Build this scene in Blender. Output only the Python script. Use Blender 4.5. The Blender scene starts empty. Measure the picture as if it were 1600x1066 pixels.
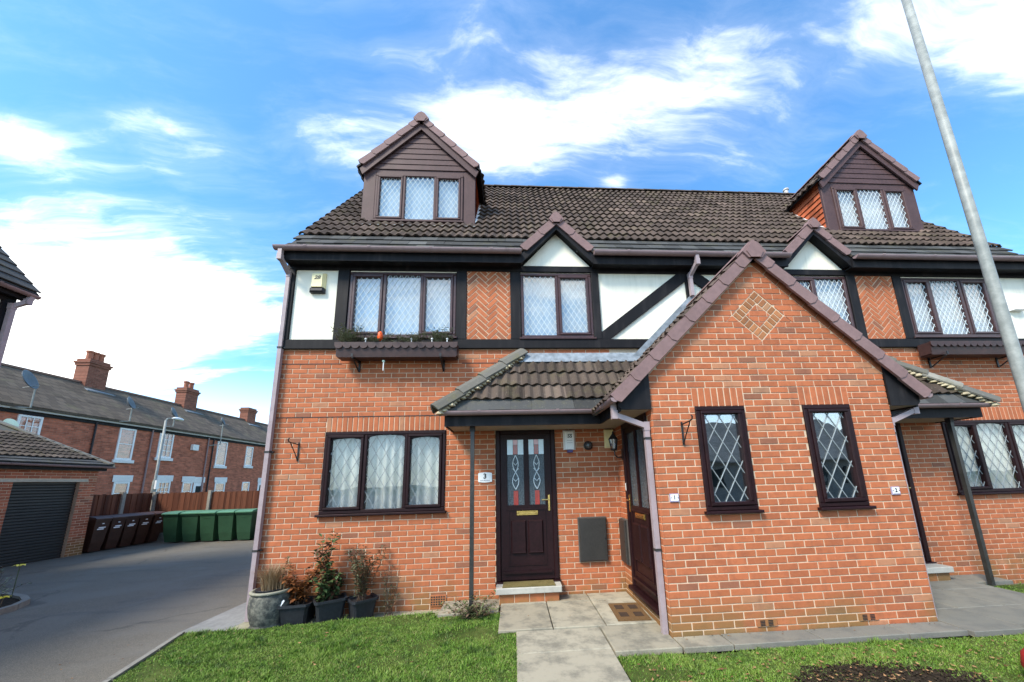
import bpy, math, random
import numpy as np
from mathutils import Matrix, Vector
random.seed(7); RNG = np.random.default_rng(11)
SC = bpy.context.scene; COL = SC.collection
R = math.radians

# ------------------------------------------------------------------ camera
cam_d = bpy.data.cameras.new('camera'); cam = bpy.data.objects.new('camera', cam_d); COL.objects.link(cam)
CAM = Vector((3.535, -5.323, 1.542))
vr = Vector((0.99762, -0.06307, -0.02799)); vu = Vector((0.0152, -0.19484, 0.98072)); vf = Vector((0.06731, 0.97881, 0.19341))
m = Matrix((vr, vu, -vf)).transposed().to_4x4(); m.translation = CAM
cam.matrix_world = m
cam_d.sensor_width = 36; cam_d.lens = 550.57 / 1600 * 36
cam_d.shift_x = -0.0241; cam_d.shift_y = 0.0685
cam_d.clip_start = 0.05; cam_d.clip_end = 3000
SC.camera = cam

# ------------------------------------------------------------------ sky, sun, exposure
SUN_DIR = Vector((-0.50, -0.47, 0.73)).normalized()      # towards the sun: front left of the house
sun_d = bpy.data.lights.new('sun', 'SUN'); sun = bpy.data.objects.new('sun', sun_d); COL.objects.link(sun)
sun_d.energy = 2.5; sun_d.angle = R(16); sun_d.color = (1.0, 0.90, 0.76)
sun.rotation_euler = SUN_DIR.to_track_quat('Z', 'Y').to_euler(); sun.location = (-8, -12, 14)
SC.view_settings.view_transform = 'Standard'; SC.view_settings.look = 'None'
SC.view_settings.exposure = 1.3; SC.view_settings.gamma = 1.0; SC.view_settings.use_curve_mapping = False
world = bpy.data.worlds.new('World'); SC.world = world; world.use_nodes = True
class G:
    """tiny node-graph helper"""
    def __init__(s, tree): s.t = tree; s.n = tree.nodes; s.l = tree.links
    def node(s, typ, inp=None, **kw):
        n = s.n.new(typ)
        for k, v in kw.items(): setattr(n, k, v)
        for k, v in (inp or {}).items():
            if isinstance(v, bpy.types.NodeSocket): s.l.new(v, n.inputs[k])
            elif v is not None: n.inputs[k].default_value = v
        return n
    def math(s, op, a, b=None, c=None, clamp=False):
        i = {0: a}
        if b is not None: i[1] = b
        if c is not None: i[2] = c
        return s.node('ShaderNodeMath', i, operation=op, use_clamp=clamp).outputs[0]
    def mix(s, f, a, b, blend='MIX'):
        n = s.node('ShaderNodeMix', data_type='RGBA', blend_type=blend)
        for k, v in ((0, f), (6, a), (7, b)):
            if isinstance(v, bpy.types.NodeSocket): s.l.new(v, n.inputs[k])
            else: n.inputs[k].default_value = v if k == 0 else (tuple(v) + (1,))[:4]
        return n.outputs[2]
    def noise(s, vec, scale, detail=4, rough=.55, dist=0.0, out=0):
        return s.node('ShaderNodeTexNoise', {'Vector': vec, 'Scale': scale, 'Detail': detail, 'Roughness': rough, 'Distortion': dist}).outputs[out]
    def ramp(s, f, a, b, ca=0.0, cb=1.0):
        return s.node('ShaderNodeMapRange', {0: f, 1: a, 2: b, 3: ca, 4: cb}, interpolation_type='SMOOTHSTEP').outputs[0]
g = G(world.node_tree); g.n.clear()
sky = g.node('ShaderNodeTexSky', sky_type='NISHITA', sun_disc=False)
sky.sun_elevation = math.asin(SUN_DIR.z); sky.sun_rotation = math.atan2(SUN_DIR.x, SUN_DIR.y)
sky.air_density = 1.0; sky.dust_density = 0.6; sky.ozone_density = 2.5
tc = g.node('ShaderNodeTexCoord').outputs['Generated']
sep = g.node('ShaderNodeSeparateXYZ', {0: tc})
zz = g.math('ADD', g.math('MAXIMUM', sep.outputs[2], 0.0), 0.12)
U = g.math('DIVIDE', sep.outputs[0], zz); V = g.math('DIVIDE', sep.outputs[1], zz)
uv = g.node('ShaderNodeCombineXYZ', {0: U, 1: V, 2: 0.0}).outputs[0]
rot = g.node('ShaderNodeMapping', {'Vector': uv, 'Rotation': (0, 0, R(-24)), 'Scale': (0.7, 2.6, 1)}).outputs[0]
warp = g.noise(uv, 1.6, 3, out=1)
wv = g.node('ShaderNodeVectorMath', {0: rot, 1: g.node('ShaderNodeVectorMath', {0: warp, 3: 0.55}, operation='SCALE').outputs[0]}, operation='ADD').outputs[0]
n1 = g.noise(wv, 1.5, 9, .58); n2 = g.noise(wv, 5.5, 8, .62)
def blob(cu, cv, a, b, rz):
    c, s_ = math.cos(R(rz)), math.sin(R(rz))
    du = g.math('SUBTRACT', U, cu); dv = g.math('SUBTRACT', V, cv)
    p = g.math('DIVIDE', g.math('ADD', g.math('MULTIPLY', du, c), g.math('MULTIPLY', dv, s_)), a)
    q = g.math('DIVIDE', g.math('SUBTRACT', g.math('MULTIPLY', dv, c), g.math('MULTIPLY', du, s_)), b)
    return g.math('EXPONENT', g.math('MULTIPLY', g.math('ADD', g.math('MULTIPLY', p, p), g.math('MULTIPLY', q, q)), -1.0))
acc = None
for args, w in (((-2.0, 1.72, .95, .42, -36), .46), ((-1.25, 1.50, .40, .26, -20), .24), ((0.30, .64, .50, .085, -14), .22), ((.05, .80, .30, .05, -5), .10), ((-1.16, .76, .11, .08, 0), .24), ((1.15, .46, .30, .13, 0), .22), ((.55, .50, .40, .06, -12), .10),
                ((-.82, .72, .10, .03, 15), .12), ((-.07, .70, .12, .05, 0), .14), ((.31, .86, .05, .03, 0), .16), ((2.2, -1.2, 1.2, .6, 30), .3), ((-2.4, -1.5, 1.3, .6, -20), .3),
                ((0.2, -1.3, .9, .4, 10), .3), ((-.2, -.3, .5, .25, 40), .2)):
    v = g.math('MULTIPLY', blob(*args), w); acc = v if acc is None else g.math('ADD', acc, v)
dens = g.math('ADD', g.math('ADD', g.math('MULTIPLY', n1, .62), g.math('MULTIPLY', n2, .38)), g.math('SUBTRACT', acc, .08))
mask = g.ramp(dens, .46, .84)
thin = g.math('MULTIPLY', g.ramp(dens, .38, .62), .09)
mask = g.math('MAXIMUM', mask, thin)
hz = g.ramp(sep.outputs[2], .30, .02)
mask = g.math('MAXIMUM', mask, g.math('MULTIPLY', hz, .55), clamp=True)
skyc = g.mix(1.0, sky.outputs[0], (0.60, 1.00, 1.18), 'MULTIPLY')
col = g.mix(mask, skyc, (8.4, 8.2, 7.7))
bg = g.node('ShaderNodeBackground', {0: col, 1: 0.135})
g.l.new(bg.outputs[0], g.node('ShaderNodeOutputWorld').inputs[0])

# ------------------------------------------------------------------ materials
MATS = {}
def P4(c): return (c[0], c[1], c[2], 1)
def mat(name, fn):
    if name in MATS: return MATS[name]
    mt = bpy.data.materials.new(name); mt.use_nodes = True; t = mt.node_tree; t.nodes.clear(); gg = G(t)
    pos = gg.node('ShaderNodeNewGeometry').outputs['Position']
    sh = fn(gg, pos); gg.l.new(sh, gg.node('ShaderNodeOutputMaterial').inputs[0])
    MATS[name] = mt; return mt
def pbsdf(gg, col, rough=.6, spec=.5, bump=None, bs=.3, bd=.01, metal=0.0, **kw):
    i = {'Roughness': rough, 'Metallic': metal, 'Specular IOR Level': spec}
    i['Base Color'] = col if isinstance(col, bpy.types.NodeSocket) else P4(col)
    if bump is not None: i['Normal'] = gg.node('ShaderNodeBump', {'Height': bump, 'Strength': bs, 'Distance': bd}).outputs[0]
    i.update(kw)
    return gg.node('ShaderNodeBsdfPrincipled', i).outputs[0]
def irand(gg):
    """one random number for each piece, whether it is an object or an island of a mesh"""
    a = gg.node('ShaderNodeNewGeometry').outputs['Random Per Island']; b = gg.node('ShaderNodeObjectInfo').outputs['Random']
    return gg.math('FRACT', gg.math('ADD', a, b))
def simple(name, c, rough=.6, var=.25, sc=14, spec=.4, bs=.15, metal=0.0, dirt=None):
    def fn(gg, pos):
        n = gg.noise(pos, sc, 6, .6); n2 = gg.noise(pos, sc * .17, 4)
        f = gg.math('ADD', gg.math('MULTIPLY', n, .6), gg.math('MULTIPLY', n2, .4))
        lo = [x * (1 - var) for x in c]; hi = [min(1, x * (1 + var)) for x in c]
        cc = gg.mix(gg.ramp(f, .3, .7), lo, hi)
        if dirt: cc = gg.mix(gg.math('MULTIPLY', gg.ramp(gg.noise(pos, sc * .5, 7, .68), .54, .75), .75), cc, dirt)
        rr = gg.math('ADD', gg.math('MULTIPLY', n, .25), rough - .12)
        return pbsdf(gg, cc, rr, spec, gg.noise(pos, sc * 6, 4), bs, .004, metal)
    return mat(name, fn)
def brick_fn(base, dark, gains=(.72, 1.2)):
    def fn(gg, pos):
        r = irand(gg)
        c = gg.mix(r, [x * gains[0] for x in base], [x * gains[1] for x in base])
        c = gg.mix(gg.math('MULTIPLY', gg.math('GREATER_THAN', gg.math('FRACT', gg.math('MULTIPLY', r, 13.7)), .955), .6), c, dark)
        c = gg.mix(gg.math('MULTIPLY', gg.math('GREATER_THAN', gg.math('FRACT', gg.math('MULTIPLY', r, 29.3)), .95), .5), c, (.40, .24, .14))
        n = gg.noise(pos, 9, 8, .65); n3 = gg.noise(pos, 55, 6, .7)
        c = gg.mix(gg.math('MULTIPLY', gg.ramp(n, .42, .75), .38), c, (.17, .055, .035))
        c = gg.mix(gg.math('MULTIPLY', gg.ramp(n3, .5, .8), .3), c, (.50, .24, .14))
        sz = gg.node('ShaderNodeSeparateXYZ', {0: pos}).outputs[2]
        low = gg.math('MULTIPLY', gg.ramp(sz, .42, -.05), gg.ramp(gg.math('ADD', gg.noise(pos, 1.6, 5, .6), gg.math('MULTIPLY', gg.ramp(gg.node('ShaderNodeSeparateXYZ', {0: pos}).outputs[0], 6.4, 5.2), gg.math('MULTIPLY', gg.ramp(gg.node('ShaderNodeSeparateXYZ', {0: pos}).outputs[0], 5.0, 5.1), .22))), .40, .62))
        c = gg.mix(gg.math('MULTIPLY', low, .72), c, (.165, .120, .040))
        strk = gg.noise(gg.node('ShaderNodeMapping', {'Vector': pos, 'Scale': (6, 6, .9)}).outputs[0], 1.3, 5, .6)
        c = gg.mix(gg.math('MULTIPLY', gg.ramp(strk, .55, .75), .30), c, (.16, .075, .045))          # green-brown splash band with a ragged edge
        return pbsdf(gg, c, .85, .25, n3, .5, .004)
    return fn
M_BRICK = mat('red_brick', brick_fn((.415, .127, .053), (.17, .092, .062), (.86, 1.12)))
M_MORTAR = simple('mortar', (.58, .43, .30), .9, .15, 20, .2, dirt=(.36, .26, .17))
def streaked(name, c, dirt, amt, rough, spec):
    def fn(gg, pos):
        s = gg.noise(gg.node('ShaderNodeMapping', {'Vector': pos, 'Scale': (9, 9, .8)}).outputs[0], 1.2, 6, .62); n = gg.noise(pos, 3, 6, .6)
        cc = gg.mix(gg.math('MULTIPLY', gg.math('MULTIPLY', gg.ramp(s, .42, .75), gg.ramp(n, .3, .7)), amt), c, dirt)
        return pbsdf(gg, cc, rough, spec, gg.noise(pos, 120, 4), .25, .003)
    return mat(name, fn)
M_RENDER = streaked('cream_render', (.82, .78, .65), (.46, .43, .32), .5, .85, .2)
M_BLACK = streaked('black_timber', (.010, .0095, .011), (.050, .044, .043), .55, .6, .15)
M_UPVC = simple('rosewood_frame', (.050, .021, .020), .35, .35, 30, .45)
M_UPVCL = simple('faded_rosewood_frame', (.080, .046, .045), .55, .2, 26, .2)
M_DOOR = simple('dark_rosewood_door', (.016, .005, .006), .45, .35, 30, .2)
M_GUTTER = simple('faded_brown_plastic', (.245, .172, .172), .38, .14, 10, .4, dirt=(.13, .09, .085))
M_PIPE = simple('pale_mauve_pipe', (.33, .265, .275), .42, .12, 10, .35, dirt=(.22, .17, .17))
M_VERGE = simple('verge_tile', (.205, .130, .124), .75, .16, 16, .25, dirt=(.16, .10, .09))
M_LEAD = simple('lead_sheet', (.20, .23, .26), .45, .4, 12, .5)
M_LEADW = simple('whitened_lead', (.72, .74, .74), .6, .15, 12, .3)
M_SOFFIT = simple('soffit_board', (.36, .30, .235), .7, .15, 12, .3)
M_POST = simple('brown_steel', (.030, .029, .027), .4, .3, 20, .4)
M_CAME = simple('lead_came', (.62, .69, .71), .5, .08, 30, .3); M_CAMEG = simple('grey_lead_came', (.24, .27, .28), .45, .15, 30, .4)
M_GOLD = simple('brass', (.75, .52, .18), .22, .1, 20, .5, metal=1.0)
M_WHITE = simple('white_plastic', (.80, .80, .78), .4, .05, 20, .4)
M_CREAM = simple('cream_plastic', (.82, .72, .40), .45, .06, 20, .4)
M_INK = simple('black_ink', (.015, .015, .018), .5, .1)
M_PURPLE = simple('purple_plastic', (.05, .03, .16), .35, .1)
M_IRON = simple('black_iron', (.012, .012, .013), .45, .3)
M_BOX = simple('brown_meter_box', (.030, .027, .024), .5, .25, 40)
M_BED = simple('mortar_bed', (.42, .36, .24), .95, .35, 20, .1, bs=.6, dirt=(.16, .15, .07))
M_BEAMW = simple('dark_brown_wood', (.045, .022, .020), .5, .35, 22, .35, dirt=(.02, .012, .012))
def tile_fn(base, moss=.5, lich=.35):
    def fn(gg, pos):
        r = irand(gg)
        c = gg.mix(r, [x * .66 for x in base], [x * 1.34 for x in base]); c = gg.mix(gg.math('MULTIPLY', gg.math('GREATER_THAN', gg.math('FRACT', gg.math('MULTIPLY', r, 19.7)), .965), .6), c, [min(1, x * 2.3) for x in base])
        n = gg.noise(pos, 3.2, 7, .66); n2 = gg.noise(pos, 26, 6, .7); n3 = gg.noise(pos, 60, 3, .6)
        c = gg.mix(gg.math('MULTIPLY', gg.ramp(n, .50, .72), moss), c, (.125, .115, .045))
        c = gg.mix(gg.math('MULTIPLY', gg.ramp(n2, .55, .78), lich), c, (.30, .27, .21))
        c = gg.mix(gg.math('MULTIPLY', gg.ramp(n3, .70, .78), .7), c, (.55, .53, .47))
        return pbsdf(gg, c, .9, .2, n2, .55, .006)
    return fn
M_TILE = mat('grey_brown_tile', tile_fn((.078, .056, .045), .32, .20))
M_OLDTILE = mat('weathered_canopy_tile', tile_fn((.070, .052, .041), .26, .38))
M_SLATE = mat('flat_grey_tile', tile_fn((.060, .060, .058), .35, .28))
M_HIP = mat('weathered_hip_tile', tile_fn((.135, .128, .110), .55, .5))
M_CHEEK = mat('orange_hung_tile', tile_fn((.34, .085, .035), .05, .1))
def glass_fn(fac, tint=(1, 1, 1), rough=.0):
    def fn(gg, pos):
        lw = gg.math('POWER', gg.node('ShaderNodeLayerWeight', {'Blend': .5}).outputs['Facing'], 3.5)
        f = gg.math('ADD', gg.math('MULTIPLY', lw, .8), fac + .03, clamp=True)
        wob = gg.node('ShaderNodeBump', {'Height': gg.noise(pos, 3.0, 2), 'Strength': .05, 'Distance': .02}).outputs[0]
        tr = gg.node('ShaderNodeBsdfTransparent', {0: P4(tint)}).outputs[0]
        gl = gg.node('ShaderNodeBsdfGlossy', {'Color': (1, 1, 1, 1), 'Roughness': rough, 'Normal': wob}).outputs[0]
        mx = gg.node('ShaderNodeMixShader'); gg.l.new(f, mx.inputs[0]); gg.l.new(tr, mx.inputs[1]); gg.l.new(gl, mx.inputs[2])
        return mx.outputs[0]
    return fn
M_GLASS = mat('window_glass', glass_fn(.02)); M_GLASSU = mat('upper_window_glass', glass_fn(.08)); M_GLASSD = mat('dark_window_glass', glass_fn(.34, (.7, .75, .75)))
M_NET = simple('net_curtain', (.40, .43, .41), .9, .15, 4, .1)
M_BLIND = simple('pale_blind', (.40, .47, .49), .9, .12, 3, .1)
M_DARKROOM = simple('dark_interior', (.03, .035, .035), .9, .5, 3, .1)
def frost(gg, pos):
    n = gg.node('ShaderNodeTexVoronoi', {'Vector': pos, 'Scale': 70}).outputs[0]
    return pbsdf(gg, gg.mix(gg.ramp(n, .1, .6), (.012, .016, .020), (.085, .105, .115)), .2, .35, n, .5, .006)
M_FROST = mat('obscured_door_glass', frost)
M_REDG = simple('red_stained_glass', (.32, .035, .03), .12, .2, 30, .7)
M_PINKG = simple('pink_stained_glass', (.62, .30, .32), .12, .15, 30, .7)
M_CLEARG = simple('pale_stained_glass', (.55, .68, .75), .08, .1, 20, .7)

# ------------------------------------------------------------------ mesh helper
ORG = {}
class MB:
    def __init__(s, M=None): s.v = []; s.f = []; s.M = M
    def add(s, vs, fs):
        o = len(s.v)
        if s.M is not None: vs = [tuple(s.M @ Vector(p)) for p in vs]
        s.v += [tuple(p) for p in vs]; s.f += [tuple(i + o for i in q) for q in fs]; return s
    def box(s, x0, x1, y0, y1, z0, z1):
        return s.add([(x0, y0, z0), (x1, y0, z0), (x1, y1, z0), (x0, y1, z0), (x0, y0, z1), (x1, y0, z1), (x1, y1, z1), (x0, y1, z1)],
                     [(0, 3, 2, 1), (4, 5, 6, 7), (0, 1, 5, 4), (1, 2, 6, 5), (2, 3, 7, 6), (3, 0, 4, 7)])
    def bbox(s, x0, x1, y0, y1, z0, z1, c=.006):
        """box whose front (-y) face is chamfered"""
        s.add([(x0, y1, z0), (x1, y1, z0), (x1, y1, z1), (x0, y1, z1), (x0, y0 + c, z0), (x1, y0 + c, z0), (x1, y0 + c, z1), (x0, y0 + c, z1),
               (x0 + c, y0, z0 + c), (x1 - c, y0, z0 + c), (x1 - c, y0, z1 - c), (x0 + c, y0, z1 - c)],
              [(8, 9, 10, 11), (4, 5, 9, 8), (5, 6, 10, 9), (6, 7, 11, 10), (7, 4, 8, 11), (0, 1, 5, 4), (1, 2, 6, 5), (2, 3, 7, 6), (3, 0, 4, 7), (0, 3, 2, 1)]); return s
    def prism(s, poly, vec):
        """closed prism: polygon (list of 3-D points) swept along vec"""
        n = len(poly); v = Vector(vec); a = [Vector(p) for p in poly]; b = [p + v for p in a]
        return s.add(a + b, [tuple(range(n))[::-1], tuple(range(n, 2 * n))] + [(i, (i + 1) % n, n + (i + 1) % n, n + i) for i in range(n)])
    def quad(s, a, b, c, d): return s.add([a, b, c, d], [(0, 1, 2, 3)])
    def bar(s, a, b, w, h, up=(0, 0, 1)):
        a = Vector(a); b = Vector(b); d = (b - a).normalized(); u = Vector(up); x = d.cross(u)
        if x.length < 1e-4: x = d.cross(Vector((0, 1, 0)))
        x.normalize(); u = x.cross(d); P = []
        for p in (a, b): P += [p - x * w / 2 - u * h / 2, p + x * w / 2 - u * h / 2, p + x * w / 2 + u * h / 2, p - x * w / 2 + u * h / 2]
        return s.add(P, [(0, 1, 2, 3), (7, 6, 5, 4), (0, 4, 5, 1), (1, 5, 6, 2), (2, 6, 7, 3), (3, 7, 4, 0)])
    def tube(s, path, r, n=8, cap=True):
        path = [Vector(p) for p in path]; rs = r if isinstance(r, (list, tuple)) else [r] * len(path); vs = []
        px = None
        for i, p in enumerate(path):
            d = (path[min(i + 1, len(path) - 1)] - path[max(i - 1, 0)]).normalized()
            x = (px - d * px.dot(d)) if px is not None else d.cross(Vector((0, 0, 1)))
            if x.length < 1e-3: x = d.cross(Vector((0, 1, 0)))
            x.normalize(); px = x; y = d.cross(x)
            vs += [p + (x * math.cos(2 * math.pi * k / n) + y * math.sin(2 * math.pi * k / n)) * rs[i] for k in range(n)]
        fs = [(i * n + k, i * n + (k + 1) % n, (i + 1) * n + (k + 1) % n, (i + 1) * n + k) for i in range(len(path) - 1) for k in range(n)]
        if cap: fs += [tuple(range(n))[::-1], tuple(range((len(path) - 1) * n, len(path) * n))]
        return s.add(vs, fs)
    def lathe(s, prof, c=(0, 0, 0), n=24):
        vs = []; fs = []
        for r, z in prof: vs += [(c[0] + r * math.cos(2 * math.pi * k / n), c[1] + r * math.sin(2 * math.pi * k / n), c[2] + z) for k in range(n)]
        for i in range(len(prof) - 1): fs += [(i * n + k, i * n + (k + 1) % n, (i + 1) * n + (k + 1) % n, (i + 1) * n + k) for k in range(n)]
        fs += [tuple(range(n))[::-1], tuple(range((len(prof) - 1) * n, len(prof) * n))]
        return s.add(vs, fs)
    def build(s, name, mtl, parent=None, smooth=False, origin=None):
        V = np.array(s.v, float)
        if origin is None:
            lo, hi = V.min(0), V.max(0); origin = ((lo[0] + hi[0]) / 2, (lo[1] + hi[1]) / 2, lo[2])
        me = bpy.data.meshes.new(name); me.from_pydata((V - np.array(origin)).tolist(), [], s.f)
        me.materials.append(mtl)
        if smooth: me.polygons.foreach_set('use_smooth', [True] * len(me.polygons))
        return link(name, me, origin, parent)
def link(name, data, origin=(0, 0, 0), parent=None, rot=None):
    o = bpy.data.objects.new(name, data); COL.objects.link(o); ORG[o.name] = Vector(origin)
    if parent is not None: o.parent = parent; o.location = Vector(origin) - ORG[parent.name]
    else: o.location = origin
    if rot is not None: o.rotation_mode = 'QUATERNION'; o.rotation_quaternion = rot
    return o
def tag(o, label, cat=None, group=None, kind=None):
    if label: o['label'] = label
    if cat: o['category'] = cat
    if group: o['group'] = group
    if kind: o['kind'] = kind
    return o
def thing(name, loc, label, cat, group=None): return tag(link(name, None, loc), label, cat, group)
def struct(o): o['kind'] = 'structure'; return o
def fast_mesh(name, V, F, mtl):
    """V (n,3), F (m,k) arrays, every face with k corners"""
    me = bpy.data.meshes.new(name); V = np.asarray(V, np.float32); F = np.asarray(F, np.int32); k = F.shape[1]
    me.vertices.add(len(V)); me.vertices.foreach_set('co', V.ravel()); me.loops.add(F.size); me.loops.foreach_set('vertex_index', F.ravel())
    me.polygons.add(len(F)); me.polygons.foreach_set('loop_start', np.arange(0, F.size, k, dtype=np.int32))
    me.update(calc_edges=True); me.validate(); me.materials.append(mtl); return me
def text_mesh(name, body, size, mtl, M, parent, shear=0.0, align='CENTER'):
    cu = bpy.data.curves.new(name, 'FONT'); cu.body = body; cu.size = size; cu.align_x = align; cu.align_y = 'CENTER'; cu.shear = shear; cu.extrude = .0008; cu.offset = size * .03; cu.resolution_u = 3
    t = bpy.data.objects.new('tmp', cu); COL.objects.link(t); bpy.context.view_layer.update()
    me = bpy.data.meshes.new_from_object(t.evaluated_get(bpy.context.evaluated_depsgraph_get())); bpy.data.objects.remove(t)
    me.transform(M); b = MB(); b.v = [tuple(v.co) for v in me.vertices]; b.f = [tuple(p.vertices) for p in me.polygons]
    return b.build(name, mtl, parent)
def frame_matrix(origin, x, y):
    x = Vector(x); y = Vector(y); z = x.cross(y); M = Matrix((x, y, z)).transposed().to_4x4(); M.translation = Vector(origin); return M
FRONT = lambda x, y, z: frame_matrix((x, y, z), (1, 0, 0), (0, 1, 0))      # local x right, y into the wall, z up, seen from the street
def rects_minus(rect, holes):
    out = [rect]
    for hx0, hx1, hz0, hz1 in holes:
        nx = []
        for x0, x1, z0, z1 in out:
            if hx1 <= x0 or hx0 >= x1 or hz1 <= z0 or hz0 >= z1: nx.append((x0, x1, z0, z1)); continue
            if z0 < hz0: nx.append((x0, x1, z0, hz0))
            if z1 > hz1: nx.append((x0, x1, hz1, z1))
            a, b = max(z0, hz0), min(z1, hz1)
            if x0 < hx0: nx.append((x0, hx0, a, b))
            if x1 > hx1: nx.append((hx1, x1, a, b))
        out = nx
    return out
# ------------------------------------------------------------------ the house: builders
XC = 6.562; WID = 2 * XC; XG = 5.105; GW = 2.915; GD = 1.482        # middle, width, porch block's edge, width and depth
def mx(x): return WID - x
C75 = .075
RECT = []       # (matrix, x0, x1, z0, z1, on_porch_front)
POLY = MB()     # every brick that is cut, tilted or past the first 300
def clip(poly, a, b, c):
    """keep a*x+b*z<=c"""
    out = []
    for i in range(len(poly)):
        p, q = poly[i], poly[(i + 1) % len(poly)]; dp = a * p[0] + b * p[1] - c; dq = a * q[0] + b * q[1] - c
        if dp <= 0: out.append(p)
        if dp * dq < 0: t = dp / (dp - dq); out.append((p[0] + (q[0] - p[0]) * t, p[1] + (q[1] - p[1]) * t))
    return out
def area(p): return abs(sum(p[i][0] * p[(i + 1) % len(p)][1] - p[(i + 1) % len(p)][0] * p[i][1] for i in range(len(p)))) / 2
def poly_brick(M, p, y0=0.0, y1=.012):
    if len(p) < 3 or area(p) < .0004: return
    if sum(p[i][0] * p[(i + 1) % len(p)][1] - p[(i + 1) % len(p)][0] * p[i][1] for i in range(len(p))) < 0: p = p[::-1]
    j = random.uniform(-.0012, .0012); b = POLY; old = b.M; b.M = M
    n = len(p); b.add([(x, y0 + j, z) for x, z in p] + [(x, y1, z) for x, z in p], [tuple(range(n))] + [(i, n + i, n + (i + 1) % n, (i + 1) % n) for i in range(n)]); b.M = old
def chamfer_brick(b, M, x0, x1, z0, z1, c=.0035, y1=.012):
    j = random.uniform(-.0015, .0015); old = b.M; b.M = M
    b.add([(x0, y1, z0), (x1, y1, z0), (x1, y1, z1), (x0, y1, z1), (x0, c + j, z0), (x1, c + j, z0), (x1, c + j, z1), (x0, c + j, z1),
           (x0 + c, j, z0 + c), (x1 - c, j, z0 + c), (x1 - c, j, z1 - c), (x0 + c, j, z1 - c)],
          [(8, 9, 10, 11), (4, 5, 9, 8), (5, 6, 10, 9), (6, 7, 11, 10), (7, 4, 8, 11), (0, 1, 5, 4), (1, 2, 6, 5), (2, 3, 7, 6), (3, 0, 4, 7)]); b.M = old
def courses(M, w, z0, n, holes=(), half_even=False, front=False, region=None):
    """stretcher bond; region: convex half-planes [(a,b,c)] the bricks are cut to; holes: rectangles left open"""
    for c in range(n):
        za, zb = z0 + c * C75 + .0052, z0 + (c + 1) * C75 - .0052
        half = (c % 2 == 0) == half_even
        xs = [0.0] + list(np.arange(.1125 if half else .225, w + .05, .225)); xs = [x for x in xs if x < w - .02] + [w + .0115]
        zm = (za + zb) / 2
        spans = [(a + (.0 if a == 0 else .0015), b - .0105) for a, b in zip(xs, xs[1:])]
        cuts = [(h[0], h[1]) for h in holes if h[2] < zm < h[3]]
        for a, b in cuts:
            nx = []
            for p, q in spans:
                if q <= a or p >= b: nx.append((p, q)); continue
                if p < a - .03: nx.append((p, a - .002))
                if q > b + .03: nx.append((b + .002, q))
            spans = nx
        for p, q in spans:
            if q - p < .02: continue
            if region:
                poly = [(p, za), (q, za), (q, zb), (p, zb)]; full = area(poly)
                for r_ in region: poly = clip(poly, *r_) if poly else poly
                if not poly: continue
                if area(poly) < full - 1e-6: poly_brick(M, poly); continue
            RECT.append((M, p, q, za, zb, front))
def soldiers(M, x0, x1, z0, front=False):
    n = round((x1 - x0) / .075); s = (x1 - x0) / n
    for i in range(n): RECT.append((M, x0 + i * s + .006, x0 + (i + 1) * s - .006, z0 + .004, z0 + .221, front))

# tile meshes (local x across, y up the slope, z out of the roof)
def roll_tile_mesh(name, wd=.294, ln=.33, waves=2, A=.018, mtl=None):
    n = 6 * waves; vs = []; fs = []
    pr = []
    for i in range(n + 1):
        t = i / n * waves * 2 * math.pi; pr.append((i / n * wd, A * (1 - math.cos(t + .6)) * (1.0 if math.sin(t + .6) > -2 else 1)))
    for x, z in pr: vs += [(x, 0, z + .040), (x, ln, z + .004), (x, 0.006, z + .008)]
    for i in range(n):
        a, b = i * 3, (i + 1) * 3
        fs += [(a, b, b + 1, a + 1), (a + 2, b + 2, b, a)]
    e = n * 3; fs += [(0, 1, 2), (e, e + 2, e + 1)]
    me = bpy.data.meshes.new(name); me.from_pydata(vs, [], fs); me.materials.append(mtl); return me
def flat_tile_mesh(name, wd=.292, ln=.27, mtl=None):
    b = MB(); b.add([(0, 0, .012), (wd, 0, .012), (wd, 0, .034), (0, 0, .034), (0, ln, .0), (wd, ln, .0), (wd, ln, .010), (0, ln, .010)],
                    [(0, 1, 2, 3), (3, 2, 6, 7), (0, 3, 7, 4), (1, 5, 6, 2), (0, 4, 5, 1), (4, 7, 6, 5)])
    me = bpy.data.meshes.new(name); me.from_pydata(b.v, [], b.f); me.materials.append(mtl); return me
ME_ROLL = roll_tile_mesh('roof_tile', mtl=M_TILE); ME_OLD = roll_tile_mesh('roof_tile', ln=.31, mtl=M_OLDTILE); ME_FLAT = flat_tile_mesh('roof_tile', mtl=M_SLATE)
TILES = []      # (mesh, matrix)
def roof_frame(origin, up, normal):
    up = Vector(up).normalized(); nn = Vector(normal).normalized(); x = up.cross(nn); M = Matrix((x, up, nn)).transposed().to_4x4(); M.translation = Vector(origin); return M
def add_tile(me, F, x, s, jit=.004):
    M = F @ Matrix.Translation((x + random.uniform(-.002, .002), s + random.uniform(-jit, jit), random.uniform(0, .004))) @ Matrix.Rotation(random.uniform(-.010, .010), 4, 'Z') @ Matrix.Rotation(random.uniform(-.012, .012), 4, 'X')
    TILES.append((me, M))
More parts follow.
